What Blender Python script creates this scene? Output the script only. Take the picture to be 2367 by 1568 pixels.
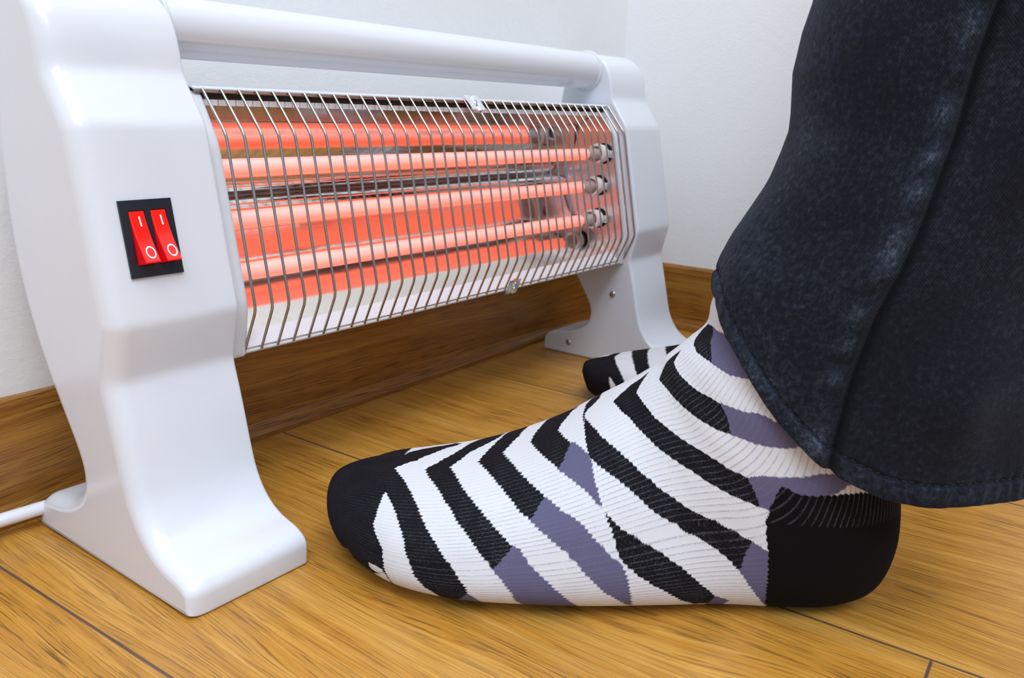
import bpy, bmesh, math, random
import numpy as np
from mathutils import Vector, Matrix
random.seed(7)
for o in list(bpy.data.objects): bpy.data.objects.remove(o)
C = bpy.context.scene.collection
S = bpy.context.scene

# ------------------------------------------------------------------ camera, sky, lights, exposure
cd = bpy.data.cameras.new('camera'); cam = bpy.data.objects.new('camera', cd); C.objects.link(cam)
cam.location = (-.18536, -.30068, .22485)
cam.rotation_euler = (1.30270, -.03520, -.94170)
cd.sensor_width = 36; cd.lens = 36*1951.3/2367; cd.clip_start = .01; cd.clip_end = 50
cd.dof.use_dof = True; cd.dof.focus_distance = .44; cd.dof.aperture_fstop = 22
S.camera = cam
W = bpy.data.worlds.new('room_light'); S.world = W; W.use_nodes = True
nt = W.node_tree; bg = nt.nodes['Background']
tc = nt.nodes.new('ShaderNodeTexCoord'); sx = nt.nodes.new('ShaderNodeSeparateXYZ'); cr = nt.nodes.new('ShaderNodeValToRGB')
nt.links.new(tc.outputs['Generated'], sx.inputs[0])
mr = nt.nodes.new('ShaderNodeMapRange'); mr.inputs['From Min'].default_value = -1; mr.inputs['From Max'].default_value = 1
nt.links.new(sx.outputs['Z'], mr.inputs['Value']); nt.links.new(mr.outputs[0], cr.inputs[0])
e = cr.color_ramp.elements
e[0].position = 0; e[0].color = (.05, .04, .03, 1)
e[1].position = 1; e[1].color = (1.18, 1.33, 1.58, 1)
x_ = e.new(.47); x_.color = (.16, .14, .13, 1)
x_ = e.new(.56); x_.color = (.62, .76, 1.0, 1)
nt.links.new(cr.outputs[0], bg.inputs[0]); bg.inputs[1].default_value = .80
def area(name, loc, target, size, power, col, sy=None):
    l = bpy.data.lights.new(name, 'AREA'); l.shape = 'RECTANGLE'; l.size = size; l.size_y = sy or size
    l.energy = power; l.color = col
    o = bpy.data.objects.new(name, l); C.objects.link(o); o.location = loc
    o.rotation_euler = (Vector(target)-Vector(loc)).to_track_quat('-Z', 'Y').to_euler(); return o
area('window_light', (-1.0, -1.10, 2.35), (.2, 0, .1), 1.5, 41, (.90, .96, 1.0), 1.3)
area('overhead_fill_light', (.35, -.9, 2.3), (.3, -.1, 0), .7, 7, (1, .96, .9))  # added soft fill from above, no lamp fixture known there
S.view_settings.view_transform = 'Standard'; S.view_settings.look = 'None'
S.view_settings.exposure = 0.10; S.view_settings.gamma = 1; S.view_settings.use_curve_mapping = False

PSI = -.0166; T = .066; L = .4067; WALL = .1472

# ------------------------------------------------------------------ material helpers
class N:
    def __init__(s, name):
        s.m = bpy.data.materials.new(name); s.m.use_nodes = True; s.t = s.m.node_tree
        s.b = s.t.nodes['Principled BSDF']; s.out = s.t.nodes['Material Output']
    def n(s, typ, **kw):
        x = s.t.nodes.new('ShaderNode'+typ)
        for k, v in kw.items():
            if k.startswith('i_'): x.inputs[k[2:].replace('_', ' ')].default_value = v
            elif k.startswith('n_'): x.inputs[int(k[2:])].default_value = v
            else: setattr(x, k, v)
        return x
    def l(s, a, b): s.t.links.new(a, b)
    def math(s, op, a, b=None, c=None, clamp=False):
        x = s.n('Math', operation=op); x.use_clamp = clamp
        for i, v in enumerate((a, b, c)):
            if v is None: continue
            if isinstance(v, (int, float)): x.inputs[i].default_value = v
            else: s.l(v, x.inputs[i])
        return x.outputs[0]
    def mix(s, f, a, b, mode='MIX'):
        x = s.n('Mix', data_type='RGBA', blend_type=mode)
        for i, v in ((0, f), (6, a), (7, b)):
            if isinstance(v, (int, float, tuple)): x.inputs[i].default_value = v
            else: s.l(v, x.inputs[i])
        return x.outputs[2]
    def ramp(s, v, stops, interp='LINEAR'):
        x = s.n('ValToRGB'); x.color_ramp.interpolation = interp; el = x.color_ramp.elements
        while len(el) < len(stops): el.new(.5)
        for k, (p, c) in enumerate(stops): el[k].position = p; el[k].color = c if len(c) == 4 else (*c, 1)
        s.l(v, x.inputs[0]); return x.outputs[0]
    def noise(s, vec, scale, detail=4, rough=.55, dist=0):
        x = s.n('TexNoise'); x.inputs['Scale'].default_value = scale; x.inputs['Detail'].default_value = detail
        x.inputs['Roughness'].default_value = rough; x.inputs['Distortion'].default_value = dist
        if vec is not None: s.l(vec, x.inputs['Vector'])
        return x.outputs[0]
    def map(s, vec, sc=(1, 1, 1), loc=(0, 0, 0), rot=(0, 0, 0)):
        x = s.n('Mapping'); x.inputs['Scale'].default_value = sc; x.inputs['Location'].default_value = loc; x.inputs['Rotation'].default_value = rot
        s.l(vec, x.inputs[0]); return x.outputs[0]
    def obj(s): return s.n('TexCoord').outputs['Object']
    def bump(s, h, dist=.001, strength=1.0):
        x = s.n('Bump'); x.inputs['Distance'].default_value = dist; x.inputs['Strength'].default_value = strength
        s.l(h, x.inputs['Height']); s.l(x.outputs[0], s.b.inputs['Normal']); return x
    def set(s, **kw):
        for k, v in kw.items():
            s.b.inputs[k.replace('_', ' ')].default_value = v
        return s
def simple(name, col, rough, metal=0, **kw):
    a = N(name); a.set(Base_Color=(*col, 1), Roughness=rough, Metallic=metal, **kw); return a.m

# white plastic
a = N('white_plastic'); a.set(Base_Color=(.71, .735, .79, 1), Roughness=.22)
a.b.inputs['Coat Weight'].default_value = .12; a.b.inputs['Coat Roughness'].default_value = .12
nz = a.noise(a.obj(), 260, 2); a.bump(nz, .00004); M_PL = a.m
a = N('white_cable'); a.set(Base_Color=(.8, .81, .86, 1), Roughness=.35); M_CB = a.m
M_CH = simple('chrome_wire', (.42, .41, .36), .16, 1)
M_CH2 = simple('bright_zinc', (.85, .88, .92), .16, 1)
M_SCR = simple('steel_screw', (.55, .58, .6), .25, 1)
M_BLK = simple('black_plastic', (.012, .013, .022), .32)
M_DK = simple('gap_shade', (.01, .009, .008), .6)  # near-black that stands for shade inside gaps and holes
M_CER = simple('white_ceramic', (.82, .8, .78), .35)
M_MARK = simple('printed_white', (.9, .85, .92), .4, 0, Emission_Color=(1, .8, .9, 1), Emission_Strength=.35)
a = N('lit_red_plastic'); a.set(Base_Color=(.75, .01, .01, 1), Roughness=.12)
uvz = a.n('SeparateXYZ'); a.l(a.obj(), uvz.inputs[0])
wv = a.math('SINE', a.math('MULTIPLY', uvz.outputs['Z'], 7800.0)); f = a.math('MULTIPLY_ADD', wv, .10, .9)
em = a.mix(f, (.25, .0, .0, 1), (1, .015, .002, 1)); a.l(em, a.b.inputs['Emission Color']); a.b.inputs['Emission Strength'].default_value = .62
M_RED = a.m
M_RED2 = simple('red_plastic_dimmed', (.6, .005, .008), .12, 0, Emission_Color=(.7, 0, .01, 1), Emission_Strength=.28)  # dimmed copy of the lit red, shade of the rocker sides put into colour
# brushed reflector
a = N('polished_aluminium'); a.set(Base_Color=(.74, .72, .69, 1), Metallic=1, Roughness=.1)
o_ = a.obj(); nz = a.noise(a.map(o_, (8, 300, 300)), 6, 4); nz2 = a.noise(o_, 900, 2)
r_ = a.math('MULTIPLY_ADD', nz2, .12, .03); a.l(r_, a.b.inputs['Roughness'])
big = a.noise(a.map(o_, (1, 1.4, 1.4)), 14, 2); h = a.math('ADD', a.math('MULTIPLY', nz, .02), a.math('MULTIPLY', big, 1.0)); a.bump(h, .0006); M_RF = a.m
a = N('end_plate_metal'); a.set(Base_Color=(.78, .74, .73, 1), Metallic=1, Roughness=.3); a.bump(a.noise(a.obj(), 60, 2), .001); M_EP = a.m
# glowing quartz
a = N('glowing_quartz'); a.set(Base_Color=(.78, .58, .58, 1), Roughness=.16)
a.b.inputs['Coat Weight'].default_value = .6; a.b.inputs['Coat Roughness'].default_value = .25
lw = a.n('LayerWeight'); lw.inputs[0].default_value = .35
nz = a.noise(a.map(a.obj(), (30, 1, 1)), 10, 2)
es = a.math('MULTIPLY_ADD', nz, .12, .92)
a.b.inputs['Emission Color'].default_value = (1, .100, .018, 1); a.l(es, a.b.inputs['Emission Strength']); M_TU = a.m
a = N('cold_quartz'); a.set(Base_Color=(.62, .58, .57, 1), Roughness=.2, Transmission_Weight=.35); M_TQ = a.m

# wall paint
def wall_mat(name, col):
    a = N(name); a.set(Base_Color=(*col, 1), Roughness=.75)
    o_ = a.obj(); n1 = a.noise(o_, 160, 3, .6); n2 = a.noise(a.map(o_, (1, 1, 2)), 420, 2, .6)
    a.bump(a.math('ADD', n1, a.math('MULTIPLY', n2, .5)), .0007, .35); return a.m
M_WB = wall_mat('painted_plaster_white', (.86, .865, .865))
M_WR = wall_mat('painted_plaster_grey', (.87, .87, .88))

def wood(name, axis, tones, floor=False, plank=.2025, seam0=-.0275):
    """oak laminate; grain runs along axis 'x' or 'y' of the object"""
    a = N(name); o_ = a.obj(); s = a.n('SeparateXYZ'); a.l(o_, s.inputs[0])
    X, Y, Z = s.outputs
    if axis == 'y': along, across = Y, X
    elif axis == 'x': along, across = X, Z
    else: along, across = Y, Z
    comb = a.n('CombineXYZ')
    idv = None
    if floor:
        q = a.math('DIVIDE', a.math('SUBTRACT', X, seam0), plank); idv = a.math('FLOOR', q); fr = a.math('FRACT', q)
        past = a.math('LESS_THAN', Y, -.273); first = a.math('COMPARE', idv, 0, .5)
        idv = a.math('ADD', idv, a.math('MULTIPLY', a.math('MULTIPLY', past, first), 7.3))
        along = a.math('ADD', along, a.math('MULTIPLY', idv, 1.37)); across = a.math('ADD', across, a.math('MULTIPLY', idv, .731))
    a.l(across, comb.inputs[0]); a.l(along, comb.inputs[1]); 
    if idv: a.l(idv, comb.inputs[2])
    v = comb.outputs[0]
    warp = a.noise(a.map(v, (9, 1.6, 1)), 1.5, 2, .5)
    wr = a.math('MULTIPLY', a.math('SUBTRACT', warp, .5), .05)
    ac2 = a.math('ADD', across, wr)
    c2 = a.n('CombineXYZ'); a.l(ac2, c2.inputs[0]); a.l(along, c2.inputs[1])
    if idv: a.l(idv, c2.inputs[2])
    v2 = c2.outputs[0]
    broad = a.noise(a.map(v2, (34, 1.0, 1)), 1, 3, .5)
    mid = a.noise(a.map(v2, (190, 3.5, 1)), 1, 4, .6)
    fine = a.noise(a.map(v2, (1100, 13, 1)), 1, 3, .65)
    pore = a.noise(a.map(v2, (1300, 30, 1), (3, 5, 0)), 1, 2, .5)
    # growth-ring arches
    ring = a.math('SINE', a.math('ADD', a.math('MULTIPLY', ac2, 520.0), a.math('MULTIPLY', a.noise(a.map(v2, (10, 1.8, 1)), 1, 2), 42.0)))
    g = a.math('ADD', a.math('MULTIPLY', broad, .5), a.math('MULTIPLY', mid, .5))
    col = a.ramp(g, [(.30, tones[0]), (.46, tones[1]), (.60, tones[2]), (.75, tones[1])])
    rm = a.math('MULTIPLY', a.math('MULTIPLY_ADD', ring, .5, .5), .30)
    col = a.mix(rm, col, a.mix(.6, col, tones[3]+(1,)))
    fm = a.ramp(fine, [(.40, (1, 1, 1)), (.56, (0, 0, 0))]); pm = a.ramp(pore, [(.39, (1, 1, 1)), (.45, (0, 0, 0))])
    col = a.mix(a.math('MULTIPLY', fm, .42), col, tones[3]+(1,))
    dens = a.ramp(broad, [(.35, (1, 1, 1)), (.62, (.25, .25, .25))])
    col = a.mix(a.math('MULTIPLY', a.math('MULTIPLY', pm, dens), .8), col, tones[4]+(1,))
    hgt = a.math('SUBTRACT', 1.0, a.math('MULTIPLY', pm, .5))
    if floor:
        d1 = a.math('MULTIPLY', a.math('MINIMUM', fr, a.math('SUBTRACT', 1.0, fr)), plank)
        dY = a.math('ABSOLUTE', a.math('SUBTRACT', Y, -.273))
        dY = a.math('ADD', dY, a.math('MULTIPLY', a.math('SUBTRACT', 1.0, first), 1.0))
        dd = a.math('MINIMUM', d1, dY)
        seam = a.ramp(a.math('MULTIPLY', dd, 400.0), [(.0, (1, 1, 1)), (.20, (1, 1, 1)), (.40, (0, 0, 0))])
        col = a.mix(a.math('MULTIPLY', seam, .85), col, (.055, .035, .04, 1))
        hgt = a.math('SUBTRACT', hgt, a.math('MULTIPLY', seam, 2.0))
    a.l(col, a.b.inputs['Base Color'])
    a.l(a.math('MULTIPLY_ADD', mid, .2, .2), a.b.inputs['Roughness'])
    a.bump(hgt, .00012, .8)
    return a.m
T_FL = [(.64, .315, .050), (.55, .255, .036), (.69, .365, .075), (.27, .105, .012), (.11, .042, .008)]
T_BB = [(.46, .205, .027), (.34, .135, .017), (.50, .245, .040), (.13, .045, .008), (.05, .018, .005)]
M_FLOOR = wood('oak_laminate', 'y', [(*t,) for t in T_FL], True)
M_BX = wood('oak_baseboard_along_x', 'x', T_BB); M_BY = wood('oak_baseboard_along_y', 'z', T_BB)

# ------------------------------------------------------------------ geometry helpers
def mesh(name, verts, faces, mat, parent=None, smooth=True, mats=None, fmat=None):
    me = bpy.data.meshes.new(name); me.from_pydata([tuple(map(float, v)) for v in verts], [], faces)
    for m in (mats or [mat]): me.materials.append(m)
    if smooth: me.polygons.foreach_set('use_smooth', [True]*len(me.polygons))
    if fmat: me.polygons.foreach_set('material_index', fmat)
    me.update(); o = bpy.data.objects.new(name, me); C.objects.link(o)
    if parent: o.parent = parent
    return o
def fix(o, angle=None):
    bm = bmesh.new(); bm.from_mesh(o.data); bmesh.ops.recalc_face_normals(bm, faces=bm.faces); bm.to_mesh(o.data); bm.free()
    if angle:
        try: o.data.set_sharp_from_angle(angle=math.radians(angle))
        except Exception: pass
    return o
def tag(o, label=None, cat=None, kind=None, group=None):
    if label: o['label'] = label
    if cat: o['category'] = cat
    if kind: o['kind'] = kind
    if group: o['group'] = group
    return o
def empty(name, loc, rz=0):
    o = bpy.data.objects.new(name, None); o.empty_display_size = .02; C.objects.link(o); o.location = loc; o.rotation_euler = (0, 0, rz); return o
def roundpoly(pts, closed=True):
    """pts: (a,b,radius) -> polyline with rounded corners"""
    out = []; n = len(pts)
    for i in range(n):
        p = Vector(pts[i][:2]); r = pts[i][2] if len(pts[i]) > 2 else 0
        if (not closed and i in (0, n-1)) or r <= 0: out.append(tuple(p)); continue
        a = Vector(pts[i-1][:2]); b = Vector(pts[(i+1) % n][:2])
        r1 = min(r, (a-p).length*.48); r2 = min(r, (b-p).length*.48)
        A = p+(a-p).normalized()*r1; B = p+(b-p).normalized()*r2
        for k in range(6):
            t = k/5; out.append(tuple(A*(1-t)**2+p*2*t*(1-t)+B*t*t))
    return out
def sweep_yz(name, loop, xs, mat, parent, insets=None, cap=True, angle=40):
    """closed (y,z) loop extruded along x at stations xs, each station inset by insets[k][i]"""
    P = np.array(loop); n = len(P)
    tan = np.roll(P, -1, 0)-np.roll(P, 1, 0); tan /= np.linalg.norm(tan, axis=1)[:, None]+1e-12
    nor = np.stack([tan[:, 1], -tan[:, 0]], 1)
    area_ = np.sum(P[:, 0]*np.roll(P[:, 1], -1)-np.roll(P[:, 0], -1)*P[:, 1])
    if area_ < 0: nor = -nor
    vs = []; fs = []
    for k, x in enumerate(xs):
        Q = P if insets is None else P-nor*np.asarray(insets[k]).reshape(-1, 1)
        for q in Q: vs.append((x, q[0], q[1]))
    for k in range(len(xs)-1):
        for i in range(n):
            j = (i+1) % n; fs.append((k*n+i, k*n+j, (k+1)*n+j, (k+1)*n+i))
    if cap: fs.append(tuple(range(n))[::-1]); fs.append(tuple((len(xs)-1)*n+i for i in range(n)))
    o = mesh(name, vs, fs, mat, parent); fix(o, angle)
    if cap:
        bm = bmesh.new(); bm.from_mesh(o.data); bmesh.ops.triangulate(bm, faces=[f for f in bm.faces if len(f.verts) > 4])
        for f_ in bm.faces:
            if abs(f_.normal.x) > .9999: f_.smooth = False
        bm.to_mesh(o.data); bm.free()
    return o
def tube(name, pts, r, mat, parent=None, seg=10, caps=True):
    pts = [Vector(p) for p in pts]; vs = []; fs = []; up = Vector((1, 0, 0)); n = len(pts)
    rr = r if hasattr(r, '__len__') else [r]*n
    for i, p in enumerate(pts):
        t = (pts[min(i+1, n-1)]-pts[max(i-1, 0)]).normalized()
        a = up if abs(t.dot(up)) < .9 else Vector((0, 0, 1))
        u = (a-t*a.dot(t)).normalized(); v = t.cross(u)
        for k in range(seg):
            th = 2*math.pi*k/seg; vs.append(p+(u*math.cos(th)+v*math.sin(th))*rr[i])
    for i in range(n-1):
        for k in range(seg): fs.append((i*seg+k, i*seg+(k+1) % seg, (i+1)*seg+(k+1) % seg, (i+1)*seg+k))
    if caps: fs.append(tuple(range(seg))[::-1]); fs.append(tuple((n-1)*seg+k for k in range(seg)))
    return fix(mesh(name, vs, fs, mat, parent), 50)
def lathe(name, prof, origin, axis, mat, parent=None, seg=28):
    """prof: (distance along axis, radius)"""
    ax = Vector(axis).normalized(); a = Vector((0, 0, 1)) if abs(ax.z) < .9 else Vector((1, 0, 0))
    u = ax.cross(a).normalized(); v = ax.cross(u); O = Vector(origin); vs = []; fs = []
    for d, r in prof:
        for k in range(seg):
            th = 2*math.pi*k/seg; vs.append(O+ax*d+(u*math.cos(th)+v*math.sin(th))*max(r, 1e-5))
    for i in range(len(prof)-1):
        for k in range(seg): fs.append((i*seg+k, i*seg+(k+1) % seg, (i+1)*seg+(k+1) % seg, (i+1)*seg+k))
    fs.append(tuple(range(seg))); fs.append(tuple((len(prof)-1)*seg+k for k in range(seg)))
    return fix(mesh(name, vs, fs, mat, parent), 40)
def box(name, lo, hi, mat, parent=None, bev=0, smooth=False):
    bm = bmesh.new(); bmesh.ops.create_cube(bm, size=1)
    for v in bm.verts: v.co = Vector([lo[i]+(v.co[i]+.5)*(hi[i]-lo[i]) for i in range(3)])
    if bev: bmesh.ops.bevel(bm, geom=bm.edges[:], offset=bev, segments=3, affect='EDGES', profile=.5)
    me = bpy.data.meshes.new(name); bm.to_mesh(me); bm.free(); me.materials.append(mat)
    o = bpy.data.objects.new(name, me); C.objects.link(o)
    if parent: o.parent = parent
    return o

# ------------------------------------------------------------------ the room
o = box('floor', (-1.6, -2.4, -.02), (1.2, .35, 0), M_FLOOR); o.rotation_euler = (0, 0, .027); tag(o, 'golden oak laminate floor planks', kind='structure')
TB = .011; XR = .6349
box('wall_back', (-1.6, WALL+TB, -.02), (XR+TB+.1, WALL+TB+.1, 1.7), M_WB); tag(bpy.data.objects['wall_back'], 'white painted wall behind the heater', kind='structure')
box('wall_right', (XR+TB, -2.0, -.02), (XR+TB+.1, WALL+TB, 1.7), M_WR); tag(bpy.data.objects['wall_right'], 'pale grey wall at the right', kind='structure')
HB = .0686
bbp = [(0, 0), (0, .0035), (-.0, .0035), (.0012, .0060), (.0030, .0085), (.0042, .0115), (.0046, .016), (.0046, HB-.003), (.0058, HB-.0008), (.0078, HB), (TB, HB), (TB, 0)]
def baseboard(name, axis, a0, a1, mat, label):
    vs = []; n = len(bbp)
    for a_ in (a0, a1):
        for d, z in bbp: vs.append((a_, WALL-.0+d, z) if axis == 'x' else (XR+d, a_, z))
    fs = [(i, (i+1) % n, n+(i+1) % n, n+i) for i in range(n)]+[tuple(range(n)), tuple(range(n, 2*n))]
    o = mesh(name, vs, fs, mat, smooth=False); fix(o); return tag(o, label, kind='structure')
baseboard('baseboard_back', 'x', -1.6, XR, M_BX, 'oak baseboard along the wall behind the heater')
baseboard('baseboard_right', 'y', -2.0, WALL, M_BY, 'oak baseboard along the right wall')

# ------------------------------------------------------------------ the heater
H = empty('quartz_heater', (0, 0, 0), PSI)
tag(H, 'white quartz bar heater with glowing orange tubes standing before the wall', 'heater')
PROF = [(0, 0, .002), (-.0006, .0135, .004), (.0065, .0188, .006), (.020, .0218, .010), (.030, .0285, .012), (.0375, .040, .012), (.0415, .054, .012), (.0465, .076, .012),
        (.0525, .0975, .0035), (.0463, .1245, .003), (.0645, .2118, .0035), (.0805, .2345, .004), (.0830, .250, .008), (.0885, .2630, .008), (.0985, .2705, .008), (.110, .2730, .008),
        (.1215, .2690, .009), (.1290, .2570, .010), (.1340, .235, .014), (.1375, .205, .02), (.1385, .170, .02), (.1345, .138, .02), (.1245, .108, .02), (.1120, .084, .016), (.0990, .064, .010),
        (.0920, .0525, .008), (.0895, .044, .007), (.0920, .0345, .007), (.0990, .0280, .008), (.1120, .0225, .010), (.1330, .0195, .005), (.1400, .0130, .004), (.1405, 0, .002)]
loop0 = roundpoly(PROF)
LP = []
for i in range(len(loop0)):                                     # resample long edges
    a_ = np.array(loop0[i]); b_ = np.array(loop0[(i+1) % len(loop0)]); d_ = np.linalg.norm(b_-a_)
    if d_ < 1e-6: continue
    for k in range(max(1, int(d_/.005))): LP.append(tuple(a_+(b_-a_)*k/max(1, int(d_/.005))))
LPn = np.array(LP)
def rad(z, y):
    r = np.interp(z, [0, .003, .012, .022, .045, .08, .24, .262, .275], [.0034, .0036, .0048, .0065, .0085, .0092, .0088, .0075, .0065]); return r
RO = rad(LPn[:, 1], LPn[:, 0])
def panel(side):
    K = 8; xs = []; ins = []
    ri = .0022
    for k in range(K+1):
        ph = math.pi/2*k/K; xs.append((.0095*(1-math.sin(ph)))); ins.append(RO*(1-math.cos(ph)))
    xs = xs[::-1]; ins = ins[::-1]
    xs = [0.0095*(1-math.cos(math.pi/2*k/K)) for k in range(K+1)]; ins = [RO*(1-math.sin(math.pi/2*k/K)) for k in range(K+1)]
    for k in range(5):
        ph = math.pi/2*k/4; xs.append(T-ri+ri*math.sin(ph)); ins.append(np.full(len(LPn), ri*(1-math.cos(ph))))
    if side: xs = [2*T+L-x for x in xs]
    o = sweep_yz('side_panel', LP, xs, M_PL, H, ins, True, 45)
    return o
PA = panel(0); PB = panel(1)
# collars between panel and body
COL = [(.0590, .0935, .003), (.0548, .1225, .006), (.0722, .2030, .006), (.0860, .2275, .004), (.1180, .2275, .010), (.1300, .1900, .012), (.1250, .1300, .012), (.1050, .0975, .008)]
lc = roundpoly(COL)
for s_ in (0, 1):
    x0, x1 = (T-.001, T+.0118) if s_ == 0 else (T+L+.001, T+L-.0045)
    sg = 1 if x1 > x0 else -1
    K = 4; xs = [x0]+[x1-sg*.0018+sg*.0018*math.sin(math.pi/2*k/K) for k in range(K+1)]
    ins = [0]+[.0018*(1-math.cos(math.pi/2*k/K)) for k in range(K+1)]
    c_ = sweep_yz('collar', lc, xs, M_PL, H, [np.full(len(lc), i) for i in ins], True, 45)
# handle with a recessed grip slot underneath
hc = (.1085, .2578); hr = .0150; vs = []; fs = []; seg = 72
xs = list(np.linspace(T-.002, T+.012, 6))+list(np.linspace(T+.014, T+L-.06, 60))+list(np.linspace(T+L-.058, T+L+.002, 60)); nx = len(xs)
for x in xs:
    for k in range(seg):
        th = 2*math.pi*k/seg; d = math.degrees(math.atan2(math.sin(th+math.pi/2), math.cos(th+math.pi/2)))  # 0 = straight down
        dd = ((max(0, x-(T+L-.052))/.020)**2+((d+34)/24)**2)
        r = hr-.0030*(1/(1+math.exp(min(60, (dd-1)*26))))+.0005*math.exp(-((dd-1.12)/.10)**2)
        vs.append((x, hc[0]+r*math.cos(th), hc[1]+r*math.sin(th)))
for i in range(nx-1):
    for k in range(seg): fs.append((i*seg+k, i*seg+(k+1) % seg, (i+1)*seg+(k+1) % seg, (i+1)*seg+k))
hd = fix(mesh('handle', vs, fs, M_PL, H))
for x, sg in ((T, 1), (T+L, -1)):
    lathe('handle_collar', [(0, hr+.0016), (.0016, hr+.0016), (.0024, hr+.001), (.0026, hr-.001)], (x, hc[0], hc[1]), (sg, 0, 0), M_PL, hd, 48)

# body: outer casing and polished reflector
def strip(name, prof, x0, x1, mat, parent, th, nxs=2):
    P = np.array(prof); tn = np.gradient(P, axis=0); tn /= np.linalg.norm(tn, axis=1)[:, None]; nn = np.stack([tn[:, 1], -tn[:, 0]], 1)*th
    loop = [tuple(p) for p in P]+[tuple(p) for p in (P+nn)[::-1]]
    return sweep_yz(name, loop, list(np.linspace(x0, x1, nxs)), mat, parent, None, True, 50)
def smoothcurve(pts, n=60):
    p = np.array(pts, float); q = np.vstack([2*p[0]-p[1], p, 2*p[-1]-p[-2]]); out = []
    for t in np.linspace(0, len(p)-1-1e-9, n):
        i = int(t); u = t-i; a_, b_, c_, d_ = q[i:i+4]
        out.append(.5*((2*b_)+(-a_+c_)*u+(2*a_-5*b_+4*c_-d_)*u*u+(-a_+3*b_-3*c_+d_)*u**3))
    return np.array(out)
XB0, XB1 = T+.006, T+L-.002
refl = [(.0905, .2262), (.1068, .2129), (.1104, .2090), (.1147, .1877), (.1249, .1760), (.1191, .1642), (.1176, .1505), (.1088, .1325), (.0965, .1257), (.0700, .1035)]
rf = strip('reflector', smoothcurve(refl, 120), XB0, XB1, M_RF, H, -.0006, 2)
cas = [(.0835, .2285), (.0870, .2300), (.1150, .2290), (.1290, .2050), (.1330, .1700), (.1270, .1300), (.1080, .1000), (.0640, .0935), (.0595, .0955), (.0605, .0975)]
cs_ = strip('casing', smoothcurve(roundpoly([(a_, b_, .006) for a_, b_ in cas], False), 90), XB0, XB1, M_PL, H, .0008, 2)
lip = fix(mesh('front_lip', [(x, y, z) for x in (XB0, XB1) for y, z in ((.0620, .0972), (.0700, .1036), (.0694, .1044), (.0612, .0978))], [(0, 1, 5, 4), (1, 2, 6, 5), (2, 3, 7, 6), (3, 0, 4, 7), (0, 1, 2, 3), (4, 5, 6, 7)], M_PL, H, False))
# top ventilation rail with slots seen behind the wires
box('top_rail_shade', (XB0, .0866, .2234), (XB1, .0874, .2264), M_DK, H)  # solid dark strip put in as the shade of the gap
vs = []; fs = []; nb_ = 76
for q in range(nb_):
    xa_ = XB0+(XB1-XB0)*q/nb_; xb_ = xa_+(XB1-XB0)/nb_*.86; b_ = len(vs)
    for x in (xa_, xb_):
        for y in (.0860, .0870):
            for z in (.2203, .2232): vs.append((x, y, z))
    fs += [tuple(b_+t for t in f_) for f_ in ((0, 1, 3, 2), (4, 6, 7, 5), (0, 4, 5, 1), (2, 3, 7, 6), (0, 2, 6, 4), (1, 5, 7, 3))]
fix(mesh('slotted_rail', vs, fs, M_PL, H, False))
# inner end plates; dark discs stand for the shade in the tube holes
TUB = [(.0817, .1890), (.0846, .1615), (.0831, .1332)]
EPP = [(.0635, .099), (.0600, .1235), (.0765, .205), (.0890, .2258), (.1065, .2130), (.1140, .190), (.1185, .165), (.1080, .135), (.0960, .1262), (.0710, .1040)]
for s_, x in ((1, XB1-.0045),):
    ep = sweep_yz('end_plate', [p for p in EPP], [x, x+(.0008 if s_ else -.0008)], M_EP, H, None, True, 30)
    sg = -1 if s_ else 1
    for k, (y, z) in enumerate(TUB):
        lathe('tube_hole_shade', [(0, .0088), (.0003, .0088), (.0003, .0085), (.00035, .001)], (x, y, z), (sg, 0, 0), M_DK, ep, 32)
        box('tube_bracket', (min(x+sg*.0004, x+sg*.004), y-.0105, z-.0032), (max(x+sg*.0004, x+sg*.004), y+.0105, z+.0032), M_CH2, ep, .0004)
for k, (y, z) in enumerate(TUB):
    xa, xb = T+.004, XB1-.0045; r = .0049
    tu = lathe('heating_tube', [(0, r*.9), (.002, r), (xb-xa-.0325, r), (xb-xa-.0315, r*.98)], (xa, y, z), (1, 0, 0), M_TU, H, 32)
    for s_ in (1,):
        x = xa if s_ == 0 else xb; sg = 1 if s_ == 0 else -1
        lathe('tube_end', [(.008, r*.97), (.0322, r*.97), (.0324, r*.8)], (x, y, z), (sg, 0, 0), M_TQ, tu, 24)
        lathe('ceramic_cap', [(.004, .0050), (.0045, .0076), (.0125, .0086), (.0142, .0083), (.0145, .0066), (.0105, .0053)], (x, y, z), (sg, 0, 0), M_CER, tu, 32)
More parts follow.
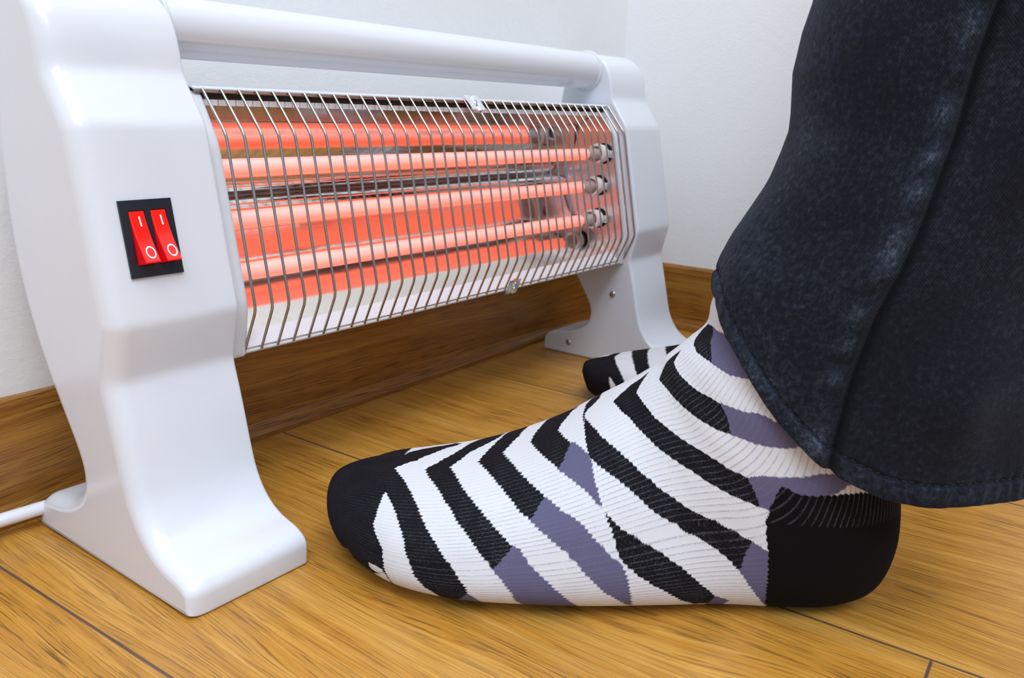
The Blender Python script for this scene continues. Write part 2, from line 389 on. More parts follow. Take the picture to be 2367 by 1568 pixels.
# wire guard
GW = [(.0840, .2285), (.0662, .2072), (.0488, .1208), (.0600, .0962)]
def bend(pts, r=.0035):
    q = roundpoly([(a_, b_, r) for a_, b_ in pts], False); return q
gl = bend(GW); NWI = 38; X0 = .0770; DX = (.4712-X0)/(NWI-1)
w0 = tube('guard_wire', [(0, y, z) for y, z in gl], .00078, M_CH, H, 10); w0.location = (X0, 0, 0)
for i in range(1, NWI):
    w = w0.copy(); C.objects.link(w); w.parent = H; w.location = (X0+i*DX, 0, 0)
for (y, z) in ((.0845, .2272), (.0609, .0972)):
    tube('guard_rail', [(XB0+.001, y, z), (XB1-.003, y, z)], .0006, M_CH, H, 8)
def clip(x, y, z, tilt):
    e_ = empty('guard_clip', (x, y, z)); e_.parent = H; e_.rotation_euler = (tilt, 0, 0)
    vs = []; pr = [(-.0078, .0014), (-.0022, .0014), (-.0016, .0002), (.0016, .0002), (.0022, .0014), (.0066, .0014)]
    hw = .0062
    for k, (px, pz) in enumerate(pr):
        for y_ in (-hw, hw):
            for t_ in (0, .0006): vs.append((px, y_, pz+t_))
    fs = []
    for k in range(len(pr)-1):
        a_ = k*4; b_ = a_+4; fs += [(a_, a_+2, b_+2, b_), (a_+1, b_+1, b_+3, a_+3), (a_, b_, b_+1, a_+1), (a_+2, a_+3, b_+3, b_+2)]
    fs += [(0, 1, 3, 2), (len(pr)*4-4, len(pr)*4-2, len(pr)*4-1, len(pr)*4-3)]
    m_ = mesh('guard_clip', vs, fs, M_CH2, H, False); fix(m_); m_.location = (x, y, z); m_.rotation_euler = (tilt, 0, 0)
    bpy.data.objects.remove(e_)
    s2 = lathe('screw', [(0, .0026), (.0010, .0026), (.0017, .0018), (.0018, .0012), (.0010, .0009), (.0010, .0001)], (0, 0, .0007), (0, 0, 1), M_CH2, m_, 20)
    m_['label'] = 'bright zinc clip'
    return m_
clip(.2865, .0812, .2260, math.radians(47)); clip(.3085, .0595, .0985, math.radians(113))
# panel screws on the far inner face
for (y, z) in ((.0675, .0655), (.1115, .0120)):
    lathe('panel_screw', [(-.001, .0029), (.0006, .0029), (.0014, .0021), (.0016, .0012), (.0009, .0009), (.0009, .0001)], (T+L-.0001, y, z), (-1, 0, 0), M_SCR, PB, 24)
# rocker switch on the front face, tilted with it
k_ = (.0645-.0463)/(.2118-.1245); swb = empty('tmp', (0, 0, 0))
ex = Vector((1, 0, 0)); ev = -Vector((0, k_, 1)).normalized(); en = ex.cross(-ev).normalized()
if en.y > 0: en = -en
def sp(u, v, h):        # u across (0..1), v down (0..1), h out of the face (m)
    base = Vector((.0137, 0, .1790)); base.y = .0463+(base.z-.1245)*k_
    return base+ex*(u*.0253)+ev*(v*.0345)+en*h
bpy.data.objects.remove(swb)
def plate(name, u0, u1, v0, v1, h0, h1, mat, parent):
    b = .0006; vs = [sp(u, v, h0) for u, v in ((u0, v0), (u1, v0), (u1, v1), (u0, v1))]+[sp(u, v, h1) for u, v in ((u0+.01, v0+.01), (u1-.01, v0+.01), (u1-.01, v1-.01), (u0+.01, v1-.01))]
    return fix(mesh(name, vs, [(0, 1, 2, 3), (4, 5, 6, 7), (0, 1, 5, 4), (1, 2, 6, 5), (2, 3, 7, 6), (3, 0, 4, 7)], mat, parent, False))
# frame as a ring around two openings
def ringplate():
    us = [0, .155, .455, .565, .865, 1]; vsn = [0, .135, .85, 1]; vs = []; fs = []
    for h in (-.001, .0011):
        for v in vsn:
            for u in us: vs.append(sp(u, v, h))
    nu = len(us); nv = len(vsn); off = nu*nv
    hole = {(1, 1), (3, 1)}
    for i in range(nu-1):
        for j in range(nv-1):
            a_ = j*nu+i
            if (i, j) in hole:
                q = [a_, a_+1, a_+1+nu, a_+nu]
                for t_ in range(4): fs.append((q[t_], q[(t_+1) % 4], q[(t_+1) % 4]+off, q[t_]+off))
                continue
            fs.append((off+a_, off+a_+1, off+a_+1+nu, off+a_+nu)); fs.append((a_, a_+1, a_+1+nu, a_+nu))
    b = [j for j in range(nu)]; 
    for j in range(nu-1): fs.append((j, j+1, j+1+off, j+off)); z0 = (nv-1)*nu; fs.append((z0+j, z0+j+1, z0+j+1+off, z0+j+off))
    for j in range(nv-1): fs.append((j*nu, (j+1)*nu, (j+1)*nu+off, j*nu+off)); a_ = j*nu+nu-1; fs.append((a_, a_+nu, a_+nu+off, a_+off))
    return fix(mesh('rocker_switch', vs, fs, M_BLK, H, False))
SW = ringplate()
plate('switch_well', .12, .90, .11, .88, .00005, .0003, M_DK, SW)
SW['label'] = 'black double switch plate with two lit red rockers'
def rocker(u0, u1):
    prof = [(0, .0016)]          # (v, h)
    def hh(v):                   # concave top surface
        t = v/.86; return .0012+.0068*(t**1.6)
    NV = 26; vv = [(.148+.665*k/NV, hh(.86*k/NV)) for k in range(NV+1)]
    v_end = vv[-1][0]; h_end = vv[-1][1]
    sec = [(.142, -.0008)]+vv+[(v_end+.012, h_end-.0004), (.842, -.0008)]
    vs = []; fs = []; fm = []; n = len(sec); be = .012
    cols = [(u0, -.0004), (u0+be, 0), (u1-be, 0), (u1, -.0004)]
    for u, dh in cols:
        for v, h in sec: vs.append(sp(u, v, h+(dh if h > 0 else 0)))
    for c_ in range(3):
        for i in range(n-1): fs.append((c_*n+i, c_*n+i+1, (c_+1)*n+i+1, (c_+1)*n+i)); fm.append(0)
    fs.append(tuple(range(n))); fm.append(2); fs.append(tuple(3*n+i for i in range(n))); fm.append(2); fm[n-2] = fm[2*n-3] = fm[3*n-4] = 2
    def H_(v): return np.interp(v, [q[0] for q in vv], [q[1] for q in vv])+.00016
    uc = (u0+u1)/2; a_ = len(vs)          # the "I"
    for v in np.linspace(.215, .345, 8):
        for u in (uc-.013, uc+.013): vs.append(sp(u+.02, v, H_(v)))
    for i in range(7): fs.append((a_+2*i, a_+2*i+1, a_+2*i+3, a_+2*i+2)); fm.append(1)
    a_ = len(vs); K = 32                  # the "O"
    for k in range(K):
        th = 2*math.pi*k/K
        for rr in (.00175, .00225):
            u = uc+.015+rr*math.cos(th)/.0253; v = .690+rr*1.25*math.sin(th)/.0345; vs.append(sp(u, v, H_(v)))
    for k in range(K): j = (k+1) % K; fs.append((a_+2*k, a_+2*k+1, a_+2*j+1, a_+2*j)); fm.append(1)
    o = mesh('rocker', vs, fs, M_RED, SW, False, [M_RED, M_MARK, M_RED2], fm); o['label'] = 'lit red rocker marked I and O'
    return o
rocker(.165, .445); rocker(.575, .855)
# power cord from the back foot
cp = smoothcurve([(.012, .1350, .0108), (-.004, .1368, .0105), (-.030, .1395, .0098), (-.090, .1415, .0080), (-.2, .141, .0050), (-.40, .132, .0040)], 60)
tube('power_cord', [tuple(p) for p in cp], .0036, M_CB, H, 16)

# ------------------------------------------------------------------ the person: two socks, two trouser legs
PAT_L=[
(0,[0.0455,37.2,0.0464,34.7,0.0482,29.7,0.0491,27.2,0.051,22.4,0.0528,17.7,0.0546,12.5,0.0573,4.5,0.0619,-8.0,0.0673,-23.1,0.0737,-28.3,0.0801,-31.4,0.0874,-35.0,0.0937,-35.6,0.101,-35.0,0.1074,-34.6,0.1146,-34.8,0.1219,-34.7,0.1301,-39.1,0.1383,-43.8,0.1456,-47.6,0.1529,-48.2,0.1601,-48.8,0.1665,-47.7,0.1738,-44.9,0.1811,-42.1,0.1902,-30.4,0.2011,-21.2,0.2093,-16.4,0.212,-21.2,0.2147,-27.2,0.2157,-37.6,0.2202,-41.5,0.2238,-45.4,0.2284,-46.3,0.2329,-47.4,0.2375,-48.7,0.2411,-48.5,0.2457,-48.6,0.2493,-48.7,0.253,-49.0,0.2575,-48.6,0.2611,-48.2,0.2648,-47.9,0.2684,-47.7,0.273,-46.9,0.2775,-46.4,0.2803,-43.4,0.2848,-37.2,0.2894,-27.6,0.293,-23.2,0.2921,-14.8,0.2903,-11.2,0.2875,-8.0,0.2857,-5.6,0.283,-3.2,0.2812,-1.2,0.2784,-0.4,0.2766,0.8,0.2739,3.2,0.2721,5.6,0.2693,8.4,0.2675,11.2,0.2648,14.0,0.263,16.8,0.2602,19.2,0.2584,21.6,0.2557,24.0,0.253,26.4,0.2511,29.2,0.2484,32.4,0.2466,35.2,0.2429,38.8,0.2402,42.8,0.2375,45.6,0.2338,48.8,0.2311,51.6,0.2275,54.8,0.222,58.8,0.2175,62.8,0.2111,67.2,0.2056,70.4,0.1993,74.0,0.1929,78.0,0.1975,80.0,0.202,81.6,0.2066,83.6,0.212,85.2,0.2184,86.0,0.2229,88.8,0.2275,90.8,0.2329,92.8,0.2375,95.2,0.242,98.0,0.2466,100.8,0.2502,102.8,0.2548,103.6,0.2584,106.4,0.2621,109.2,0.2566,112.8,0.2502,119.2,0.2448,124.3,0.2402,126.2,0.2348,127.2,0.2293,128.2,0.2238,129.1,0.2175,130.0,0.2111,130.1,0.2038,130.0,0.1965,129.6,0.1884,130.8,0.1802,132.0,0.1738,129.7,0.1683,127.6,0.1629,125.8,0.1574,124.2,0.151,122.8,0.1447,121.6,0.1374,120.4,0.131,119.4,0.1247,119.3,0.1183,119.3,0.111,119.4,0.1028,119.5,0.0955,119.9,0.0874,119.6,0.0773,114.4,0.0682,110.5,0.0591,94.9,0.0528,82.3,0.0491,76.2,0.0473,74.7,0.0455,58.8]),
(2,[0.1938,52.8,0.192,47.6,0.1911,42.0,0.1902,38.4,0.1902,35.2,0.1902,31.6,0.1893,27.2,0.1884,22.8,0.192,16.8,0.1956,14.0,0.1993,10.8,0.2029,7.2,0.2066,3.2,0.2075,-0.8,0.2084,-4.4,0.2093,-9.2,0.212,-16.4,0.2147,-21.2,0.2166,-28.0,0.2193,-36.4,0.2238,-43.6,0.2284,-45.1,0.2329,-46.8,0.2375,-48.7,0.2411,-48.5,0.2457,-48.6,0.2493,-48.7,0.253,-49.0,0.2575,-47.8,0.2611,-46.7,0.2648,-45.7,0.2684,-44.8,0.2657,-34.4,0.2621,-27.6,0.2593,-23.6,0.2557,-21.6,0.253,-18.4,0.2511,-15.2,0.2484,-12.8,0.2457,-9.6,0.2439,-6.8,0.242,-3.6,0.2402,-1.2,0.2384,0.0,0.2366,2.8,0.2357,6.4,0.2338,10.0,0.2329,14.0,0.2311,17.6,0.2293,20.4,0.2275,23.2,0.2247,26.4,0.2229,29.2,0.2202,32.4,0.2184,35.2,0.2147,38.0,0.2111,41.2,0.2075,44.0,0.2029,47.6,0.1975,51.2]),
(2,[0.1965,95.6,0.1993,101.6,0.2056,104.0,0.212,106.4,0.2175,107.6,0.2229,108.4,0.2284,109.2,0.2329,110.8,0.2384,110.4,0.2429,111.6,0.2484,112.4,0.253,115.2,0.2466,120.8,0.2411,122.0,0.2366,124.7,0.2302,125.9,0.2247,127.1,0.2175,128.1,0.2111,127.8,0.2038,127.3,0.1965,126.6,0.1956,106.4]),
(2,[0.182,-13.6,0.1884,-13.6,0.1938,-12.4,0.2002,-12.8,0.2066,-13.2,0.2075,-16.8,0.1947,-24.0,0.1847,-22.8]),
(1,[0.293,-22.0,0.2975,-27.6,0.3003,-35.6,0.303,-46.4,0.2994,-46.2,0.2957,-46.2,0.2912,-46.4,0.2875,-43.5,0.2839,-38.4,0.2894,-26.8]),
(1,[0.3339,8.4,0.3376,6.4,0.3403,4.8,0.3421,2.0,0.3439,0.0,0.3458,-0.8,0.3485,-2.4,0.3512,-4.0,0.354,-5.6,0.3558,-7.6,0.3585,-10.0,0.3603,-12.0,0.3621,-14.0,0.364,-16.4,0.3667,-19.6,0.3694,-23.2,0.3712,-27.6,0.374,-32.8,0.3758,-38.0,0.3776,-46.0,0.3803,-52.8,0.3776,-53.2,0.374,-53.3,0.3712,-53.7,0.3676,-54.0,0.3649,-54.3,0.3621,-54.8,0.3585,-55.0,0.3549,-53.8,0.3521,-52.6,0.3485,-51.4,0.3449,-50.1,0.3412,-49.0,0.3376,-48.0,0.3358,-36.4,0.333,-30.0,0.3321,-24.4,0.3312,-20.0,0.3294,-16.4,0.3276,-12.8,0.3258,-10.0,0.3239,-7.2,0.3212,-5.2,0.3194,-3.6,0.3167,-2.4,0.3194,-1.2,0.3221,-0.4,0.3248,0.4,0.3267,2.0,0.3294,3.6,0.3321,6.0]),
(1,[0.3667,32.8,0.3703,30.8,0.374,28.4,0.3767,26.4,0.3794,24.4,0.3813,22.4,0.3849,20.8,0.3885,18.8,0.3922,17.2,0.3949,15.2,0.3976,13.2,0.4004,11.2,0.4031,8.8,0.4049,6.4,0.4067,4.0,0.4095,2.0,0.4113,0.0,0.414,-0.4,0.4158,-1.2,0.4167,-2.4,0.4186,-3.6,0.4213,-4.4,0.4231,-5.6,0.4258,-6.8,0.4268,-10.0,0.4268,-12.4,0.4268,-14.4,0.4268,-17.2,0.4258,-20.8,0.4249,-24.8,0.424,-29.6,0.4231,-35.6,0.4213,-47.6,0.4186,-42.0,0.4167,-36.0,0.414,-32.0,0.4113,-28.0,0.4076,-25.2,0.4058,-22.0,0.404,-19.2,0.4022,-16.8,0.4004,-14.4,0.3985,-12.0,0.3958,-9.6,0.394,-7.6,0.3922,-5.6,0.3904,-3.6,0.3876,-2.4,0.3849,-1.2,0.3831,-0.4,0.3803,0.4,0.3776,2.4,0.374,4.8,0.3722,6.4,0.3694,8.4,0.3676,10.4,0.3649,12.0,0.3621,14.0,0.3603,16.0,0.3576,18.0,0.3549,20.4,0.3521,22.4,0.3549,24.0,0.3567,25.6,0.3585,27.2,0.3612,29.2,0.364,31.2]),
(1,[0.3876,105.6,0.3931,109.1,0.3985,110.5,0.404,111.8,0.4131,108.3,0.4076,104.8,0.4058,94.4,0.3995,94.4]),
(1,[0.4013,61.2,0.4058,58.4,0.4095,55.6,0.4131,52.8,0.4158,50.4,0.4195,47.6,0.4213,45.2,0.4231,42.4,0.4222,40.0,0.4222,37.2,0.4222,34.8,0.4222,32.4,0.4222,29.6,0.4231,27.2,0.4231,24.8,0.4231,22.4,0.4231,20.0,0.4231,17.2,0.4213,19.6,0.4195,21.6,0.4177,24.0,0.4149,26.0,0.4131,27.6,0.4104,29.6,0.4076,31.6,0.404,34.0,0.4013,36.4,0.3976,38.4,0.3931,41.2,0.3885,44.0,0.384,46.8,0.3876,49.2,0.3913,51.2,0.3931,54.0,0.3958,56.4,0.3985,58.8]),
(1,[0.5787,-6.0,0.5805,-7.2,0.5833,-8.4,0.586,-9.6,0.5887,-11.2,0.5842,-13.2,0.5805,-15.2,0.5769,-17.6,0.5723,-20.4,0.5687,-22.8,0.566,-25.2,0.5623,-28.0,0.5587,-31.2,0.556,-34.8,0.5514,-39.6,0.5478,-45.2,0.5432,-54.8,0.5432,-49.6,0.5432,-43.2,0.5423,-38.8,0.5423,-34.8,0.5423,-30.8,0.5423,-27.2,0.5423,-24.4,0.5423,-22.0,0.5414,-20.0,0.5414,-17.6,0.546,-15.6,0.5514,-13.6,0.5569,-11.6,0.5623,-10.0,0.5669,-8.8,0.5732,-7.2]),
(1,[0.5005,-39.2,0.5032,-41.6,0.5068,-43.6,0.5096,-46.8,0.5041,-52.4,0.4986,-63.6,0.4941,-63.3,0.4895,-62.8,0.485,-62.3,0.4904,-49.2,0.495,-44.0]),
(1,[0.6488,13.6,0.6588,12.8,0.6679,12.0,0.6742,11.2,0.6797,10.0,0.6861,9.2,0.6915,8.0,0.697,6.8,0.7025,5.6,0.7079,4.8,0.7134,3.6,0.7188,2.4,0.7243,1.2,0.7307,0.0,0.7361,-1.2,0.7425,-2.8,0.7498,-4.8,0.7561,-6.8,0.7607,-8.8,0.7652,-11.2,0.7689,-13.6,0.7707,-15.6,0.7716,-17.2,0.7725,-19.2,0.7743,-21.6,0.7652,-18.8,0.7534,-16.0,0.747,-14.4,0.7416,-12.8,0.7352,-11.2,0.7261,-11.6,0.7207,-10.0,0.7152,-8.8,0.7097,-7.2,0.7043,-6.0,0.6988,-4.8,0.6934,-3.6,0.687,-2.4,0.6806,-1.6,0.6742,-0.8,0.6679,-0.4,0.6606,0.0,0.6533,0.4,0.6451,0.8,0.6379,1.2,0.6333,2.0,0.6278,2.8,0.6306,4.0,0.6324,5.2,0.6351,6.8,0.6369,8.0,0.6406,9.6,0.6433,10.8,0.646,12.4]),
(1,[0.717,40.8,0.7216,38.8,0.7261,37.2,0.7307,35.6,0.7352,33.6,0.7398,32.0,0.7452,30.0,0.7507,28.4,0.7571,26.8,0.7625,25.2,0.7652,23.6,0.7689,21.6,0.7716,19.6,0.7725,18.4,0.7734,16.8,0.7753,15.2,0.7762,13.6,0.7771,12.0,0.7762,10.8,0.7753,9.2,0.7743,8.0,0.7743,6.4,0.7734,5.2,0.7725,4.0,0.7643,5.6,0.7561,7.6,0.7507,9.2,0.7461,10.4,0.7407,12.0,0.7343,14.0,0.7279,15.6,0.7225,17.2,0.717,18.8,0.7106,20.4,0.707,22.0,0.7034,23.2,0.6997,24.4,0.6952,26.0,0.6897,27.6,0.6833,29.2,0.6888,30.4,0.6934,31.6,0.6988,32.8,0.7034,34.4,0.7079,36.0,0.7106,37.6,0.7143,39.2]),
(1,[0.8408,77.6,0.8417,69.6,0.8471,63.6,0.848,58.8,0.8499,54.4,0.8462,52.4,0.8426,50.4,0.8389,48.8,0.8362,46.8,0.8335,44.8,0.8298,43.2,0.8262,41.2,0.8235,39.2,0.8207,37.6,0.8171,35.6,0.8144,34.0,0.8089,36.4,0.8035,38.4,0.798,40.8,0.7934,42.8,0.788,44.8,0.7862,46.8,0.7843,49.2,0.7825,51.2,0.7798,54.4,0.778,57.2,0.7871,60.0,0.7962,62.8,0.8053,66.4,0.8135,70.0,0.8217,72.4,0.8298,74.0]),
(0,[0.2348,74.8,0.2393,78.0,0.2448,80.4,0.2502,84.0,0.2557,87.2,0.2611,90.8,0.2639,93.2,0.2666,95.6,0.2712,102.8,0.2748,106.0,0.2784,110.0,0.283,114.8,0.2884,119.8,0.293,119.2,0.2975,118.6,0.3039,115.6,0.3103,113.6,0.3066,101.6,0.3021,97.6,0.2957,94.4,0.2894,91.6,0.283,89.6,0.2766,87.2,0.2739,84.0,0.2702,81.2,0.2675,79.2,0.2648,76.8,0.2621,74.8,0.2657,70.8,0.2702,66.8,0.2748,62.0,0.2793,57.2,0.2821,54.4,0.2857,51.2,0.2884,48.4,0.2921,45.6,0.2948,42.8,0.2985,40.0,0.3021,36.8,0.3057,33.6,0.3085,30.8,0.3112,28.4,0.3148,25.6,0.3167,23.2,0.3194,20.8,0.3221,18.4,0.3258,15.6,0.3285,12.8,0.3312,10.4,0.3339,8.4,0.3321,6.0,0.3294,3.6,0.3267,2.0,0.3248,0.4,0.3221,-0.4,0.3194,-1.2,0.3167,-2.4,0.3148,-1.2,0.3121,-0.4,0.3103,0.8,0.3076,3.6,0.3048,6.8,0.3021,9.6,0.2994,12.8,0.2975,15.6,0.2948,18.4,0.2921,21.6,0.2884,24.8,0.2848,28.0,0.2821,30.8,0.2793,34.0,0.2766,36.8,0.2739,39.2,0.2712,42.0,0.2684,44.4,0.2657,47.2,0.263,50.0,0.2602,52.4,0.2566,55.6,0.2539,58.4,0.2484,62.4,0.2439,66.0,0.2393,70.4]),
(0,[0.2912,74.4,0.293,78.8,0.2966,82.0,0.3003,86.4,0.3039,90.8,0.3076,95.2,0.3103,102.4,0.3139,110.0,0.3194,116.7,0.3239,116.2,0.3294,115.6,0.3348,115.0,0.3394,114.2,0.3376,103.6,0.3348,98.4,0.3312,89.6,0.3267,86.4,0.323,82.8,0.3194,80.0,0.3167,76.8,0.3203,72.8,0.3239,69.2,0.3276,65.6,0.3312,62.4,0.3348,58.8,0.3385,55.6,0.3421,52.8,0.3449,50.4,0.3485,47.6,0.3512,45.2,0.3549,42.8,0.3576,40.4,0.3621,37.2,0.3658,34.4,0.3667,33.2,0.364,31.2,0.3603,28.8,0.3585,27.2,0.3558,25.2,0.354,23.2,0.3521,22.4,0.3476,24.8,0.3421,28.0,0.3394,30.8,0.3367,33.6,0.3339,36.4,0.3312,39.2,0.3276,42.0,0.3248,44.4,0.3212,47.6,0.3185,50.4,0.3148,53.6,0.3112,56.8,0.3076,60.0,0.3039,63.6,0.3003,66.8,0.2957,70.4]),
(0,[0.3476,77.2,0.3494,82.4,0.353,86.8,0.3576,90.8,0.3612,98.8,0.3667,110.7,0.374,114.4,0.3813,113.0,0.3885,111.6,0.3949,107.8,0.4031,96.8,0.3976,90.4,0.3931,86.8,0.3867,82.8,0.3831,77.2,0.3867,72.8,0.3904,68.8,0.3958,64.8,0.4004,60.8,0.3976,58.4,0.3949,56.0,0.3922,54.0,0.3904,51.6,0.3867,49.6,0.384,47.2,0.3794,50.0,0.3758,52.8,0.3712,56.0,0.3658,60.0,0.3621,63.6,0.3576,67.2,0.353,72.0]),
(0,[0.4186,70.8,0.4186,77.6,0.4204,84.0,0.4231,91.2,0.4277,94.8,0.4322,100.0,0.4386,101.2,0.4449,102.8,0.4522,102.4,0.4468,89.2,0.4377,85.2,0.4286,83.2,0.4231,80.4,0.4213,76.4]),
(0,[0.4204,76.4,0.4249,71.6,0.4295,67.2,0.4331,63.6,0.4377,59.6,0.4413,55.6,0.4449,52.4,0.4486,50.0,0.4522,47.2,0.4559,45.2,0.4586,42.8,0.4622,40.8,0.465,38.4,0.4677,36.4,0.4713,34.4,0.4741,32.4,0.4768,30.0,0.4795,27.6,0.4823,26.0,0.485,24.4,0.4877,22.8,0.4904,21.2,0.4932,19.2,0.4959,17.2,0.4986,15.6,0.5023,14.0,0.5068,12.4,0.5105,10.8,0.5132,9.2,0.5168,7.6,0.5205,6.0,0.5241,4.8,0.5278,4.0,0.5314,2.8,0.5359,2.0,0.5396,1.2,0.5441,0.4,0.5487,0.0,0.5514,-0.4,0.5551,-0.8,0.5578,-1.2,0.5614,-1.6,0.5651,-2.0,0.5678,-3.2,0.5705,-4.0,0.5751,-5.2,0.5796,-6.0,0.5742,-7.2,0.5678,-8.4,0.5632,-9.6,0.5569,-11.6,0.5523,-13.2,0.5469,-15.6,0.5423,-17.6,0.5387,-17.2,0.5378,-15.2,0.5369,-13.6,0.5359,-12.0,0.5341,-10.8,0.5323,-9.6,0.5305,-8.4,0.5287,-7.2,0.5259,-6.4,0.5223,-5.6,0.5205,-4.4,0.5177,-3.6,0.5141,-3.2,0.5114,-2.4,0.5077,-2.0,0.505,-1.6,0.5014,-0.8,0.4986,-0.4,0.4959,0.4,0.4923,1.2,0.4895,2.4,0.4859,3.6,0.4832,4.8,0.4804,6.4,0.4777,8.0,0.475,9.6,0.4722,11.6,0.4704,13.6,0.4677,15.2,0.465,17.2,0.4622,19.2,0.4595,21.2,0.4568,22.8,0.454,24.8,0.4513,26.4,0.4486,28.4,0.4449,30.4,0.4422,32.0,0.4386,34.4,0.4349,36.4,0.4313,38.8,0.4286,40.8,0.4249,43.6,0.4213,46.4,0.4213,49.2,0.4204,52.0,0.4204,54.8,0.4204,58.0,0.4204,60.8,0.4204,64.0,0.4195,67.6,0.4204,71.6]),
(0,[0.4258,14.8,0.4286,12.0,0.4313,9.6,0.4331,7.6,0.4359,5.2,0.4386,3.2,0.4413,2.0,0.444,0.8,0.4468,0.0,0.4495,-0.4,0.4522,-0.8,0.455,-1.6,0.4577,-2.4,0.4613,-3.2,0.4641,-4.0,0.4659,-5.2,0.4695,-6.0,0.4713,-7.2,0.4741,-9.2,0.4768,-10.8,0.4804,-12.4,0.4823,-14.0,0.4841,-15.6,0.4859,-17.6,0.4877,-19.2,0.4895,-21.6,0.4914,-23.6,0.4932,-26.4,0.495,-28.8,0.4968,-31.6,0.4986,-34.8,0.5005,-40.0,0.4941,-45.6,0.4877,-54.0,0.4841,-53.6,0.4804,-52.8,0.4759,-55.2,0.4732,-48.0,0.4695,-44.8,0.4659,-41.6,0.4641,-37.6,0.4613,-34.8,0.4595,-31.6,0.4568,-29.2,0.455,-26.8,0.4522,-24.8,0.4495,-23.2,0.4468,-21.6,0.4449,-18.8,0.4413,-16.8,0.4386,-14.8,0.4368,-12.8,0.4349,-10.8,0.4322,-9.2,0.4313,-7.6,0.4295,-6.4,0.4277,-4.8,0.4277,-3.2,0.4277,-1.6,0.4277,-0.4,0.4277,0.0,0.4277,1.6,0.4277,3.6,0.4277,6.0,0.4268,8.0,0.4268,10.4,0.4258,12.8]),
(0,[0.4713,75.6,0.4795,77.6,0.4877,79.6,0.5005,81.6,0.5141,84.4,0.525,84.8,0.5378,85.2,0.5505,85.6,0.5632,86.8,0.5769,88.0,0.566,84.8,0.5551,82.0,0.5387,77.6,0.5241,72.8,0.5259,68.8,0.5287,64.8,0.5314,61.6,0.5341,58.4,0.5369,55.6,0.5396,52.8,0.5423,50.0,0.5469,48.0,0.5514,46.0,0.5551,44.0,0.5587,42.0,0.5632,40.4,0.5669,38.8,0.5714,36.8,0.5769,35.2,0.5814,33.6,0.586,32.4,0.5905,31.2,0.5951,30.0,0.5996,28.8,0.6042,27.2,0.6078,25.6,0.6133,24.4,0.6169,22.8,0.6206,21.2,0.6242,19.6,0.6288,18.4,0.6342,17.2,0.6388,16.0,0.6433,14.8,0.647,13.6,0.6442,12.0,0.6424,10.8,0.6397,9.2,0.6369,7.6,0.6333,6.0,0.6306,4.4,0.6269,2.8,0.6224,3.6,0.6187,4.8,0.6142,5.6,0.6106,6.4,0.6069,7.2,0.6024,8.0,0.5987,8.8,0.5951,9.6,0.5914,10.8,0.5878,11.6,0.5842,12.4,0.5805,13.6,0.5769,14.4,0.5732,15.6,0.5687,16.4,0.5669,18.0,0.5632,19.2,0.5605,20.4,0.5569,21.6,0.5523,22.8,0.5487,24.0,0.545,25.2,0.5414,26.8,0.5369,28.0,0.5332,29.6,0.5296,31.2,0.5259,32.8,0.5223,34.8,0.5187,36.4,0.5159,38.4,0.5123,40.8,0.5086,43.2,0.5059,45.2,0.5032,47.2,0.5005,49.2,0.4977,52.0,0.495,54.8,0.4923,57.6,0.4868,61.2,0.4813,64.8,0.4768,70.0]),
(0,[0.6843,77.2,0.7025,80.4,0.7161,82.4,0.7298,84.8,0.7161,84.4,0.7015,84.4,0.687,84.0,0.6588,82.4,0.6406,80.8,0.6233,78.8,0.6106,76.4,0.5996,73.6,0.6042,69.2,0.6078,65.2,0.6106,62.0,0.6124,59.6,0.6142,56.8,0.6178,54.4,0.6215,51.6,0.6242,49.6,0.6288,47.6,0.6324,45.6,0.636,43.6,0.6415,41.6,0.646,39.6,0.6515,38.0,0.657,36.0,0.6624,34.4,0.667,32.8,0.6733,31.6,0.6788,30.4,0.6843,29.2,0.6888,30.4,0.6934,31.6,0.6988,32.8,0.7034,34.4,0.7079,36.0,0.7106,37.6,0.7134,39.2,0.7161,40.8,0.7125,42.8,0.7088,45.2,0.7043,47.2,0.6988,49.2,0.6934,51.2,0.6897,53.6,0.687,55.6,0.6833,58.0,0.6815,60.4,0.6797,62.8,0.6779,65.6,0.6788,71.2]),
(0,[0.8362,88.8,0.8217,91.2,0.8116,90.4,0.8025,88.0,0.7843,83.2,0.7734,78.4,0.7707,74.0,0.7671,70.4,0.7707,66.4,0.7734,62.4,0.7762,59.6,0.778,57.2,0.7871,59.6,0.7971,62.8,0.8053,66.0,0.8135,70.0,0.8226,72.0,0.8308,73.6,0.8417,78.0]),
